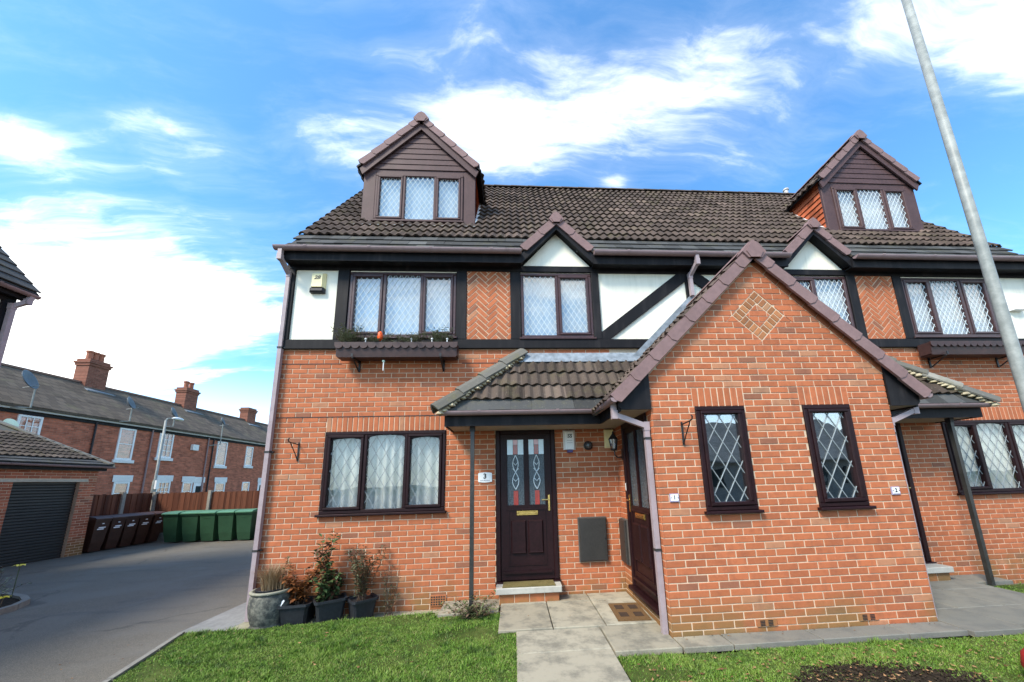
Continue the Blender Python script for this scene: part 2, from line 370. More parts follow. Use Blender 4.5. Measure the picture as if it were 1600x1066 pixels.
def window(parent, M, w, h, bounds, opening, frame, pane_m, lead=None, back=None, room=M_DARKROOM, sill=True, arch=False, t=.05, name='window', bars=None, proud=.0, wave=.012, came=None):
    """bounds: x of the light edges from 0 to w; opening: which lights have a sash"""
    Mo = M @ Matrix.Translation((0, -proud, 0))
    b = MB(Mo); y0, y1 = -.012, .065
    b.bbox(0, w, y0, y1, 0, t, .008); b.bbox(0, w, y0, y1, h - t, h, .008)
    b.bbox(0, t, y0, y1, t, h - t, .008); b.bbox(w - t, w, y0, y1, t, h - t, .008)
    for x in bounds[1:-1]: b.bbox(x - t / 2, x + t / 2, y0 + .001, y1, t, h - t, .008)
    win = b.build(name, frame, parent)
    for i, op in enumerate(opening):
        x0 = bounds[i] + (t if i == 0 else t / 2); x1 = bounds[i + 1] - (t if i == len(opening) - 1 else t / 2); z0, z1 = t, h - t
        if op:
            s = .042; q = MB(Mo); q.bbox(x0, x1, -.026, .05, z0, z0 + s, .008); q.bbox(x0, x1, -.026, .05, z1 - s, z1, .008)
            q.bbox(x0, x0 + s, -.026, .05, z0 + s, z1 - s, .008); q.bbox(x1 - s, x1, -.026, .05, z0 + s, z1 - s, .008)
            q.build('sash', frame, win); x0 += s; x1 -= s; z0 += s; z1 -= s
        MB(Mo).box(x0 - .004, x1 + .004, .018, .026, z0 - .004, z1 + .004).build('pane', pane_m, win)
        if arch:
            q = MB(Mo); rx, rz = (x1 - x0) * .5, .045
            for sx, xe in ((1, x0), (-1, x1)):
                pts = [(xe, z1)] + [(xe + sx * rx * (1 - math.cos(a)), z1 - rz + rz * math.sin(a)) for a in np.linspace(0, math.pi / 2, 7)]
                if sx < 0: pts = pts[::-1]
                q.prism([(x, .0, z) for x, z in pts], (0, .03, 0))
            q.build('arched_head', frame, win)
        if lead:
            dx, dz = lead; k = dz / dx; q = MB(Mo); hh = z1 - z0; ww = x1 - x0; off = random.uniform(0, dz)
            for sg in (1, -1):
                c0 = -k * ww - dz if sg > 0 else -dz
                c = c0 + (off if sg > 0 else dz - off)
                while c < hh + (k * ww if sg < 0 else 0) + dz:
                    # z = sg*k*x + c
                    xs = sorted(((0 - c) / (sg * k), (hh - c) / (sg * k))); a = max(0, xs[0]); e = min(ww, xs[1])
                    if e - a > .008: q.bar((x0 + a, .013 + (.001 if sg > 0 else 0), z0 + sg * k * a + c), (x0 + e, .013 + (.001 if sg > 0 else 0), z0 + sg * k * e + c), .006, .0060 if dx < .12 else .0066, (-sg * k, 0, 1))
                    c += dz
            if q.v: q.build('leading', came or M_CAME, win)
        if bars:
            q = MB(Mo); nx_, nz_ = bars
            for a in range(1, nx_): xx = x0 + (x1 - x0) * a / nx_; q.box(xx - .015, xx + .015, .0, .017, z0, z1)
            for a in range(1, nz_): zz_ = z0 + (z1 - z0) * a / nz_; q.box(x0, x1, .001, .016, zz_ - .015, zz_ + .015)
            q.build('glazing_bars', frame, win)
    if sill: MB(Mo).bbox(-.03, w + .03, -.055, .03, -.035, -.001, .008).build('sill', frame, win)
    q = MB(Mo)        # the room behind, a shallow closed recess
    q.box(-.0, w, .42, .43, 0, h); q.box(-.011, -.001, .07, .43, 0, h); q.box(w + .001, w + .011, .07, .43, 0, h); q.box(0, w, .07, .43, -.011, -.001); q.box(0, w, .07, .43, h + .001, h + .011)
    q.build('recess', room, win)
    if back:
        q = MB(Mo); n = int(w / .02); vs = []; fs = []
        ph = random.uniform(0, 6)
        for i in range(n + 1):
            x = .01 + (w - .02) * i / n; y = .11 + wave * math.sin(i * .95 + ph + 1.7 * math.sin(i * .13)) + wave * .6 * math.sin(i * .31 + ph)
            vs += [(x, y, .01), (x, y, h - .01)]
        fs = [(2 * i, 2 * i + 2, 2 * i + 3, 2 * i + 1) for i in range(n)]
        q.add(vs, fs); q.build('curtain', back, win, smooth=True)
    return win
def gutter(parent, a, b, r=.056, br=.9, name='gutter', out=(0, -1, 0)):
    a = Vector(a); b = Vector(b); d = (b - a); o = Vector(out); q = MB(); n = 10
    prof = [(r * math.cos(t), r * math.sin(t)) for t in np.linspace(math.pi, 2 * math.pi, n)] + [(r - .006) * np.array((math.cos(t), math.sin(t))) for t in np.linspace(2 * math.pi, math.pi, n)]
    vs = [p + o * float(x) + Vector((0, 0, float(z))) for p in (a, b) for x, z in prof]; k = len(prof)
    q.add(vs, [(i, (i + 1) % k, k + (i + 1) % k, k + i) for i in range(k)] + [tuple(range(k))[::-1], tuple(range(k, 2 * k))])
    for e in (a, b): q.add([e + o * float(x) + Vector((0, 0, float(z))) for x, z in prof[:n]], [tuple(range(n))])
    gt = q.build(name, M_GUTTER, parent)
    L = d.length; n_ = max(1, int(L / br))
    for i in range(n_):
        c = a + d * ((i + .5) / n_); s = MB(); w = d.normalized() * .02
        pr2 = [((r + .006) * math.cos(t), (r + .006) * math.sin(t)) for t in np.linspace(math.pi, 2 * math.pi, n)] + [((r + .001) * math.cos(t), (r + .001) * math.sin(t)) for t in np.linspace(2 * math.pi, math.pi, n)]
        vs = [c + sg * w + o * x + Vector((0, 0, z + .006)) for sg in (-1, 1) for x, z in pr2]
        s.add(vs, [(i_, (i_ + 1) % k, k + (i_ + 1) % k, k + i_) for i_ in range(k)] + [tuple(range(k))[::-1], tuple(range(k, 2 * k))]); s.build('gutter_bracket', M_GUTTER, gt)
    return gt
def downpipe(parent, path, w=.057, clips=(), mtl=None, side=(1, 0, 0)):
    q = MB(); path = [Vector(p) for p in path]
    for a, b in zip(path, path[1:]):
        q.bar(a, b, w, w, (0, -1, 0) if abs((b - a).normalized().z) > .9 else (0, 0, 1))
    dp = q.build('downpipe', mtl or M_PIPE, parent)
    for p in path[1:-1]: MB().box(p[0] - w * .58, p[0] + w * .58, p[1] - w * .58, p[1] + w * .58, p[2] - .05, p[2] + .05).build('pipe_joint', mtl or M_PIPE, dp)
    for x, y, z in clips:
        s = MB(); s.box(x - w * .62, x + w * .62, y - w * .62, y + w * .62, z - .012, z + .012); s.box(x + w * .62, x + w * 1.1, y + .0, y + w * .62, z - .010, z + .010); s.build('pipe_clip', M_POST, dp)
    return dp
def verge_units(parent, ax, az, ex, ez, y, face=.135, mtl=None, step=.335, thick=.03, back=.11):
    """cloaked verge tiles from the eave point (ex,ez) up to the apex (ax,az) on the plane y; z is the top edge"""
    a = Vector((ex, y, ez)); b = Vector((ax, y, az)); L = (b - a).length; d = (b - a).normalized(); n = max(1, round(L / step)); nn = Vector((0, 0, 1)) - d * d.z; nn.normalize()
    for i in range(n):
        p = a + d * (L * i / n); e = a + d * (L * (i + 1) / n + .03); lo = .010; q = MB()
        # lower end stands slightly proud of the unit below it
        A0 = p + nn * .012 + Vector((0, -lo, 0)); B0 = e + Vector((0, 0, 0))
        notch = d * .02
        pts = [A0, B0, B0 - nn * face, A0 - nn * (face + .008) + notch * 1.2, A0 - nn * face * .55 - notch * .4]
        if d.x < 0: pts = pts[::-1]
        q.prism(pts, (0, thick, 0))
        T = [A0 + Vector((0, .002, 0)), B0 + Vector((0, .002, 0)), B0 + Vector((0, back, 0)), A0 + Vector((0, back, 0))]
        q.prism(T if d.x > 0 else T[::-1], nn * .022)
        q.build('verge_tile', mtl or M_VERGE, parent)
def ridge_end(parent, x, z, y, s=.17, mtl=None):
    """the blunt cap tile at a gable's top: two stepped five-sided faces"""
    q = MB()
    for k, (sc, yy) in enumerate(((1.0, 0.0), (.70, -.012))):
        w = s * sc; pts = [(x - w, z - .45 * s * 1.5), (x - w * .55, z - s * 1.22), (x + w * .55, z - s * 1.22), (x + w, z - .45 * s * 1.5), (x + w * .42, z + .02 - (1 - sc) * .3 * s), (x, z + .055 - (1 - sc) * .4 * s), (x - w * .42, z + .02 - (1 - sc) * .3 * s)]
        q.prism([(px, y - .03 + yy, pz) for px, pz in pts], (0, .13 + (.01 if k else 0), 0))
    q.build('ridge_end_tile', mtl or M_VERGE, parent)
def door(parent, M, w, h, fancy=True, hinge=1, mat_=M_DOOR):
    b = MB(M); t = .07
    b.bbox(0, t, -.02, .07, 0, h, .01); b.bbox(w - t, w, -.02, .07, 0, h, .01); b.bbox(t, w - t, -.02, .07, h - t, h, .01)
    dr = b.build('door', mat_, parent)
    MB(M).bbox(-.01, w + .01, -.075, .06, -.05, .0, .01).build('door_sill', mat_, dr)
    x0, x1, z0, z1 = t + .003, w - t - .003, .012, h - t - .003; W = x1 - x0
    gz0, gz1 = h * .475, h * .935; ga = (x0 + .085, x0 + W * .475), (x0 + W * .545, x1 - .085)
    q = MB(M); holes = [(a, c, gz0, gz1) for a, c in ga]
    for r_ in rects_minus((x0, x1, z0, z1), holes): q.box(r_[0], r_[1], .0, .045, r_[2], r_[3])
    q.box(x0 + .08, x1 - .08, -.012, -.0005, gz0 - .06, gz0 - .04); q.box(x0 + .03, x1 - .03, -.03, -.0005, .10, .13)
    for a, c in ((x0 + .10, x0 + .118), (x1 - .118, x1 - .10)): q.box(a, c, -.010, -.0005, .20, gz0 - .061)
    q.box(x0 + .119, x1 - .119, -.010, -.0005, .20, .218)
    q.build('door_leaf', mat_, dr)
    pw = (W - .30) / 2
    for a in (x0 + .14, x1 - .14 - pw):
        p = MB(M); p.bbox(a, a + pw, -.022, -.0005, .36, gz0 - .20, .018); p.bbox(a + .01, a + pw - .01, -.030, -.0225, .365, .385, .006); p.build('raised_panel', mat_, dr)
    for a, c in ga:
        pn = MB(M).box(a - .004, c + .004, .020, .030, gz0 - .004, gz1 + .004).build('pane', M_FROST, dr)
        q = MB(M)
        for e in ((a, a + .012, gz0, gz1), (c - .012, c, gz0, gz1), (a + .012, c - .012, gz1 - .012, gz1), (a + .012, c - .012, gz0, gz0 + .012)): q.box(e[0], e[1], .004, .019, e[2], e[3])
        q.build('glazing_bead', mat_, dr)
        if fancy:
            cx_ = (a + c) / 2; H = gz1 - gz0; s = .034
            MB(M).box(a + .013, cx_ - s - .004, .012, .0195, gz1 - H * .24, gz1 - .013).build('stained_glass', M_CLEARG, dr)
            MB(M).box(cx_ + s + .004, c - .013, .012, .0195, gz1 - H * .24, gz1 - .013).build('stained_glass', M_CLEARG, dr)
            MB(M).box(cx_ - s, cx_ + s, .012, .0195, gz1 - H * .09, gz1 - .013).build('stained_glass', M_PINKG, dr)
            MB(M).box(cx_ - s, cx_ + s, .012, .0195, gz1 - H * .235, gz1 - H * .095).build('stained_glass', M_REDG, dr)
            MB(M).box(cx_ - s, cx_ + s, .012, .0195, gz0 + .013, gz0 + H * .22).build('stained_glass', M_REDG, dr)
            q = MB(M)
            for ph in (0, 1):
                for amp, z_lo, z_hi, nn_ in ((.050, gz0 + H * .24, gz0 + H * .75, 2),):
                    pts = []
                    for i in range(25):
                        u_ = i / 24; pts.append((cx_ + amp * math.sin(u_ * math.pi * nn_ + ph * math.pi) * (1 - .25 * u_), .012, z_lo + (z_hi - z_lo) * u_))
                    q.tube(pts, .0065, 5)
            for zc in (.36, .50, .60):
                q.tube([(cx_ - .045, .012, gz0 + H * (zc + .05)), (cx_, .011, gz0 + H * zc), (cx_ + .045, .012, gz0 + H * (zc + .05))], .006, 5)
            q.build('leading', M_CAME, dr)
    hx = x1 - .045 if hinge > 0 else x0 + .045; hz_ = gz0 + .02
    q = MB(M); q.bbox(hx - .016, hx + .016, -.012, -.0005, hz_ - .10, hz_ + .13, .004); q.tube([(hx, -.012, hz_ + .06), (hx, -.045, hz_ + .06), (hx - .11 * hinge, -.05, hz_ + .062)], .010, 8); q.build('handle', M_GOLD, dr)
    lz = gz0 - .135
    q = MB(M); q.bbox(x0 + W * .30, x0 + W * .72, -.012, -.0005, lz, lz + .07, .006); q.bbox(x0 + W * .33, x0 + W * .69, -.020, -.0125, lz + .018, lz + .052, .004); q.build('letterbox', M_GOLD, dr)
    MB(M).box(t, w - t, .075, .085, 0, h).build('door_backing', M_DARKROOM, dr)
    return dr
# ------------------------------------------------------------------ the house
house = thing('house', (XC, 0, -.15), 'red brick semi-detached pair with mock timber first floor and two gabled dormers', 'house')
W0 = FRONT(0, 0, 0)
WIN = (.79, 2.53, 1.125, 2.325); DOOR = (3.265, 4.165, .12, 2.325)
def both(r_): return [r_, (mx(r_[1]), mx(r_[0]), r_[2], r_[3])]
holes = both(WIN) + both(DOOR)
courses(W0, XG, -.225, 51, [WIN, DOOR, (WIN[0], 2.5875, 2.325, 2.55)], half_even=False)
for h_ in (-.15,):
    Mr = FRONT(mx(XG), 0, 0); courses(Mr, XG, -.225, 51, [(XG - r_[1], XG - r_[0], r_[2], r_[3]) for r_ in (WIN, DOOR, (WIN[0], 2.5875, 2.325, 2.55))], half_even=False)
soldiers(W0, .79, 2.585, 2.325); soldiers(W0, mx(2.585), mx(.79), 2.325)
q = MB()
for r_ in rects_minus((.004, WID - .004, -.3, 3.62), holes): q.box(r_[0], r_[1], .006, .25, r_[2], r_[3])
front_wall = q.build('front_wall', M_MORTAR, house)
# porch block front
GM = FRONT(XG, -GD, 0)
gwin = [(.515, 1.10, 1.125, 2.325), (GW - 1.10, GW - .515, 1.125, 2.325)]
gsol = [(a - .02, b + .02, 2.325, 2.55) for a, b, *_ in gwin]
region = [(-1, 1, 2.7), (1, 1, 2.7 + GW)]
n_before = len(RECT)
courses(GM, GW, -.075, 57, gwin + gsol, half_even=True, front=True, region=region)
for a, b, *_ in gsol: soldiers(GM, a, b, 2.325, True)
# the diamond of headers high in the gable
DCX, DCZ, DH = GW / 2, 3.46, .328
outer = [(1, 1, DCX + DCZ + DH), (1, -1, DCX - DCZ + DH), (-1, 1, -DCX + DCZ + DH), (-1, -1, -DCX - DCZ + DH)]
ih = DH - .115 * math.sqrt(2)
inner = [(1, 1, DCX + DCZ + ih - .012), (1, -1, DCX - DCZ + ih - .012), (-1, 1, -DCX + DCZ + ih - .012), (-1, -1, -DCX - DCZ + ih - .012)]
keep = []
for it in RECT:
    if not it[5] or it[4] < DCZ - DH or it[3] > DCZ + DH or it[1] > DCX + DH or it[2] < DCX - DH: keep.append(it); continue
    M_, p, q_, za, zb, _ = it; base = [(p, za), (q_, za), (q_, zb), (p, zb)]; full = area(base); rem = base; pieces = []
    for a, b, c in outer:
        o = clip(rem, -a, -b, -c - .012)
        if o and len(o) > 2: pieces.append(o)
        rem = clip(rem, a, b, c)
        if not rem: break
    if sum(area(x) for x in pieces) > full - 1e-7: keep.append(it); continue
    for x in pieces: poly_brick(M_, x)
    ins = base
    for pl_ in inner: ins = clip(ins, *pl_) if ins else ins
    if ins: poly_brick(M_, ins)
RECT[:] = keep
side = DH * math.sqrt(2); DIAM = []
for k in range(4):
    Mk = GM @ Matrix.Translation((DCX, 0, DCZ)) @ Matrix.Rotation(R(45 + 90 * k), 4, 'Y')
    n = 5; ln = side - .115; s = ln / n
    for i in range(n):
        a = -side / 2 + i * s; DIAM.append((Mk, a + .006, a + s - .006, side / 2 - .110, side / 2 - .006))
# raking bricks that follow the slope under the verge
L = GW / 2 * math.sqrt(2)
for sg in (1, -1):
    Mk = GM @ (Matrix.Translation((0, 0, 2.7)) if sg > 0 else Matrix.Translation((GW, 0, 2.7))) @ Matrix.Rotation(R(-45 * sg), 4, 'Y')
    n = 10
    for i in range(n):
        a, b = L * i / n + .005, L * (i + 1) / n - .005
        if sg < 0: a, b = -b, -a
        poly_brick(Mk, [(a, .012), (b, .012), (b, .12), (a, .12)])
q = MB(); holesG = gwin
for r_ in rects_minus((.004, GW - .004, -.15, 2.7), holesG): q.box(XG + r_[0], XG + r_[1], -GD + .006, -GD + .10, r_[2], r_[3])
q.prism([(XG - .10, -GD + .006, 2.7), (XG + GW + .10, -GD + .006, 2.7), (XG + GW / 2, -GD + .006, 2.7 + GW / 2 + .14)], (0, .094, 0))
gable_wall = q.build('porch_wall', M_MORTAR, house)
M_BUFF = mat('buff_brick', brick_fn((.36, .150, .062), (.17, .12, .07), (.7, 1.2)))
for Mk, a, b, c, d in DIAM:
    t = MB(); chamfer_brick(t, Mk, a, b, c, d); t.build('header_brick', M_BUFF, gable_wall)
# porch block sides
SL = frame_matrix((XG, 0, 0), (0, -1, 0), (1, 0, 0)); SR = frame_matrix((mx(XG), -GD, 0), (0, 1, 0), (-1, 0, 0))
SD = (.36, 1.31, .12, 2.31)
courses(SL, GD, -.075, 33, [SD], half_even=False); courses(SR, GD, -.075, 33, [(GD - SD[1], GD - SD[0], SD[2], SD[3])], half_even=False)
q = MB(SL)
for r_ in rects_minus((.0, GD - .105, -.15, 2.7), [SD]): q.box(r_[0], r_[1], .006, .10, r_[2], r_[3])
q.box(GD - .102, GD - .009, .006, .10, -.15, 2.69); q.build('porch_side_wall', M_MORTAR, house)
q = MB(SR)
for r_ in rects_minus((.105, GD, -.15, 2.7), [(GD - SD[1], GD - SD[0], SD[2], SD[3])]): q.box(r_[0], r_[1], .006, .10, r_[2], r_[3])
q.box(.009, .102, .006, .10, -.15, 2.69); q.build('porch_side_wall', M_MORTAR, house)
# first floor: render, herringbone panels, timbers
ff = [(.967, 2.648, 3.80, 4.925), (3.69, 4.872, 3.785, 4.935)]
ffh = both(ff[0]) + both(ff[1])
q = MB()
for r_ in rects_minus((.0, WID, 3.621, 5.06), ffh): q.box(r_[0], r_[1], -.010, .25, r_[2], r_[3])
q.build('rendered_wall', M_RENDER, house)
for x0 in (2.80, mx(3.54)):
    MB().box(x0, x0 + .74, -.024, -.011, 3.74, 4.96).build('herringbone_bed', M_MORTAR, house)
    Mh = FRONT(x0, -.030, 3.74); w = .075
    for i in range(-20, 34):
        for j in range(-12, 12):
            ox, oz = (i + 3 * j) * w, (i - 3 * j) * w
            for rc in ((ox, ox + 3 * w, oz, oz + w), (ox, ox + w, oz - 5 * w, oz - 2 * w)):
                P_ = [(rc[0] + .0075, rc[2] + .0075), (rc[1] - .0075, rc[2] + .0075), (rc[1] - .0075, rc[3] - .0075), (rc[0] + .0075, rc[3] - .0075)]
                c45 = math.sqrt(.5); P_ = [((a - b) * c45 + .37, (a + b) * c45) for a, b in P_]
                for e in ((-1, 0, -.004), (1, 0, .736), (0, -1, -.004), (0, 1, 1.216)): P_ = clip(P_, *e) if P_ else P_
                if P_: poly_brick(Mh, P_, y1=.008)
def beam(x0, x1, z0, z1, y=-.045, m_=None): MB().bbox(x0, x1, y, -.0105, z0, z1, .006).build('timber_beam', m_ or M_BLACK, house)
beam(.0, WID, 4.945, 5.05, -.046); beam(.0, WID, 3.605, 3.757, -.048)
for a, b in ((.0, .128), (.785, .964), (2.651, 2.818), (3.522, 3.687), (4.875, 4.998)):
    for s_, e_ in ((a, b), (mx(b), mx(a))): beam(s_, e_, 3.758, 4.944)
beam(XC - .065, XC + .065, 3.758, 4.944)
for s_, e_ in ((.965, 2.650), (mx(2.650), mx(.965))): beam(s_, e_, 3.758, 3.797, -.044)
for sg in (0, 1):
    p = [(4.999, 3.759), (5.13, 3.759), (6.496, 4.80), (6.496, 4.943), (6.36, 4.943), (4.999, 3.885)]
    if sg: p = [(mx(a), b) for a, b in p][::-1]
    MB().prism([(a, -.042, b) for a, b in p], (0, .031, 0)).build('diagonal_brace', M_BLACK, house)
# side and rear walls
def brickwork_fn(ax, base=(.46, .135, .062), mort=(.5, .38, .28)):
    def fn(gg, pos):
        sp = gg.node('ShaderNodeSeparateXYZ', {0: pos}); v = gg.node('ShaderNodeCombineXYZ', {0: sp.outputs[ax], 1: sp.outputs[2], 2: 0.0}).outputs[0]
        bt = gg.node('ShaderNodeTexBrick', {'Vector': v, 'Color1': P4([x * .6 for x in base]), 'Color2': P4([x * 1.1 for x in base]), 'Mortar': P4(mort), 'Scale': 1.0, 'Mortar Size': .006, 'Brick Width': .225, 'Row Height': .075, 'Bias': 0.0})
        n = gg.noise(pos, 5, 8, .65)
        c = gg.mix(gg.math('MULTIPLY', gg.ramp(n, .4, .75), .5), bt.outputs[0], (.14, .055, .04))
        return pbsdf(gg, c, .88, .2, bt.outputs[1], -.5, .006)
    return fn
M_BWX = mat('brickwork_along_x', brickwork_fn(0)); M_BWY = mat('brickwork_along_y', brickwork_fn(1))
q = MB()
for x0, x1 in ((.012, .25), (WID - .25, WID - .012)):
    q.prism([(x0, .251, -.3), (x0, 6.1, -.3), (x0, 6.1, 5.03), (x0, 2.95, 9.24), (x0, .251, 5.6)], (x1 - x0, 0, 0))
q.build('side_wall', M_BWY, house)
MB().box(.26, WID - .26, 5.86, 6.09, -.3, 5.02).build('rear_wall', M_BWX, house)
# bricks: the 300 that show largest are objects, the others one mesh
fr = [it for it in RECT if it[5]]
def dist(it): return (it[0] @ Vector(((it[1] + it[2]) / 2, 0, (it[3] + it[4]) / 2)) - CAM).length
fr.sort(key=dist); single = fr[:290]; ids = {id(it) for it in single}; BM = {}
for it in single:
    M_, a, b, c, d, _ = it; key = (round(b - a, 3), round(d - c, 3))
    if key not in BM:
        t = MB(); w2, h2 = (b - a) / 2, (d - c) / 2; st = random.getstate(); chamfer_brick(t, None, -w2, w2, -h2, h2); random.setstate(st)
        me = bpy.data.meshes.new('brick'); me.from_pydata(t.v, [], t.f); me.materials.append(M_BRICK); BM[key] = me
    p = M_ @ Vector(((a + b) / 2, random.uniform(-.0015, .0015), (c + d) / 2)); o = link('brick', BM[key], p, gable_wall)
    o.rotation_euler = (random.uniform(-.008, .008), random.uniform(-.006, .006), random.uniform(-.006, .006))
for it in RECT:
    if id(it) not in ids: chamfer_brick(POLY, *it[:5])
bw = POLY.build('brick_courses', M_BRICK, house); tag(bw, None, kind='stuff')
for x0, x1, z in ((.06, 2.62, 2.552), (.06, .93, 3.378), (2.75, 3.4, 3.378)): MB().box(x0, x1, -.0035, .005, z - .005, z + .005).build('cavity_tray', M_INK, front_wall)
# air bricks
def airbrick(M, w, h, cols, rows, y=0):
    q = MB(M); q.box(0, w, -.006, .010, 0, h); ab = q.build('air_brick', M_BRICK, house)
    q = MB(M); cw = w / (cols + .5); ch = h / (rows + .5)
    for i in range(cols):
        for j in range(rows): q.box(cw * (i + .4), cw * (i + 1.0), -.0085, -.0065, ch * (j + .4), ch * (j + 1.0))
    tag(q.build('air_brick_slots', M_INK, ab), None, kind='stuff')
airbrick(FRONT(2.365, -.006, -.10), .215, .14, 6, 4); airbrick(FRONT(XG + .905, -GD - .004, .005), .215, .065, 2, 4); airbrick(FRONT(XG + 2.03, -GD - .004, .005), .215, .065, 2, 4)
# windows and doors
for sg in (0, 1):
    def fx(x, w): return mx(x + w) if sg else x
    w = WIN[1] - WIN[0]
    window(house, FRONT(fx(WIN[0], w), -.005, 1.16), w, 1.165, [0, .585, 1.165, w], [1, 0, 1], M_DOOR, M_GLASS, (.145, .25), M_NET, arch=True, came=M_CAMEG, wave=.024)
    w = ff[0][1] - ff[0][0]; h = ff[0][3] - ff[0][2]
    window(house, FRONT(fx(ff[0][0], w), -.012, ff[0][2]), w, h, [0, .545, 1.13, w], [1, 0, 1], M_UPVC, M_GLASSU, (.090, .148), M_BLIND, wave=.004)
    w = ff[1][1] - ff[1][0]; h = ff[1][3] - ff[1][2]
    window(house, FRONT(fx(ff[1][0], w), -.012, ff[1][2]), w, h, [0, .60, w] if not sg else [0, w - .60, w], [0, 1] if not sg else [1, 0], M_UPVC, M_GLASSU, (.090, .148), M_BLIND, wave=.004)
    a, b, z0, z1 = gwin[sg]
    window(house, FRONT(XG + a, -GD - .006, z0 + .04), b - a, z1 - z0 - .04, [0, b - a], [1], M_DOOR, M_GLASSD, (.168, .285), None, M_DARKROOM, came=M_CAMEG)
    door(house, FRONT(fx(3.268, .894), -.0, .17), .894, 2.14, hinge=1)
    door(house, (frame_matrix((XG, -.36, .15), (0, -1, 0), (1, 0, 0)) if not sg else frame_matrix((mx(XG), -1.31, .15), (0, 1, 0), (-1, 0, 0))), .95, 2.15, fancy=False, hinge=-1)
    x0 = fx(3.265, .90)
    st = MB().bbox(x0 + .01, x0 + .89, -.285, -.002, .075, .155, .008).build('door_step', simple('pale_concrete', (.40, .385, .34), .85, .15, 14, .2, dirt=(.22, .21, .17)), house)
    for i in range(4): MB().bbox(x0 + .055 + i * .202, x0 + .247 + i * .202, -.245, -.15, -.06, .068, .004).build('brick', M_BRICK, st)
    MB().box(x0 + .05, x0 + .85, -.238, -.002, -.08, .074).build('step_core', M_MORTAR, st)
# main roof
SL_ = 1.35; UPM = Vector((0, 1, SL_)).normalized(); NM = Vector((0, -SL_, 1)).normalized()
FM = roof_frame((0, -.25, 5.0525), UPM, NM)
def mainz(y): return 5.39 + SL_ * y
RX0, RX1, RY, RZ = -.10, WID + .10, 2.946, 9.367
DX = (1.75, mx(1.75)); GXs = (4.30, mx(4.30))
q = MB()
for a, b in ((-.18, 2.94), (6.05, 2.94)): pass
e0 = FM @ Vector((0, .36, -.004)); e1 = FM @ Vector((0, 5.37, -.004))
q.prism([(RX0 + .02, e0.y, e0.z), (RX1 - .02, e0.y, e0.z), (RX1 - .02, e1.y, e1.z), (RX0 + .02, e1.y, e1.z)], NM * -.06)
q.prism([(RX0 + .02, 6.35, 4.95), (RX0 + .02, e1.y + .001, e1.z), (RX1 - .02, e1.y + .001, e1.z), (RX1 - .02, 6.35, 4.95)], Vector((0, -SL_, -1)).normalized() * .06)
roof = q.build('roof', M_SLATE, house)
def covered(X, Yy, Z):
    for d in DX:
        if abs(X - d) < 1.02 and Yy > .88 and Z < 8.90 - abs(X - d): return True
    for d in GXs:
        if abs(X - d) < .62 and Z < 5.80 - abs(X - d): return True
    return False
pitch = (RX1 - RX0) / 45
for row in range(15):
    for k in range(45):
        x = RX0 + k * pitch; s = .93 + .296 * row; c = FM @ Vector((x + pitch / 2, s + .15, 0))
        if not covered(*c): add_tile(ME_ROLL, FM, x, s)
for row, s in enumerate((.27, .495, .715)):
    for k in range(46):
        x = RX0 + k * pitch - (pitch / 2 if row % 2 else 0)
        if x < RX0 - .01 or x > RX1 - .2: continue
        c = FM @ Vector((x + pitch / 2, s + .1, 0))
        if not covered(*c): add_tile(ME_FLAT, FM, x, s)
for k in range(29):
    x = RX0 + k * (RX1 - RX0) / 29; q = MB(); n = 8; r_ = .115
    for xx in (x, x + .47): q.add([(xx, RY + r_ * math.cos(t), RZ - .02 + r_ * .75 * math.sin(t) + (.01 if xx == x else 0)) for t in np.linspace(0, math.pi, n)], [])
    q.f = [(i, i + 1, n + i + 1, n + i) for i in range(n - 1)] + [tuple(range(n))]
    q.build('ridge_tile', M_TILE, roof)
# eaves: soffit, fascia, gutters
cuts = [(.02, 3.71), (4.89, mx(4.89)), (mx(3.71), WID - .02)]
for a, b in cuts:
    MB().box(a, b, -.225, -.200, 4.985, 5.165).build('fascia_board', M_BLACK, house)
    gutter(house, (a - (.08 if a < 1 else 0), -.288, 5.165), (b + (.08 if b > 12 else 0), -.288, 5.165))
for a, b in cuts: MB().box(a, b, -.199, -.0495, 5.012, 5.028).build('soffit', M_BLACK, house)
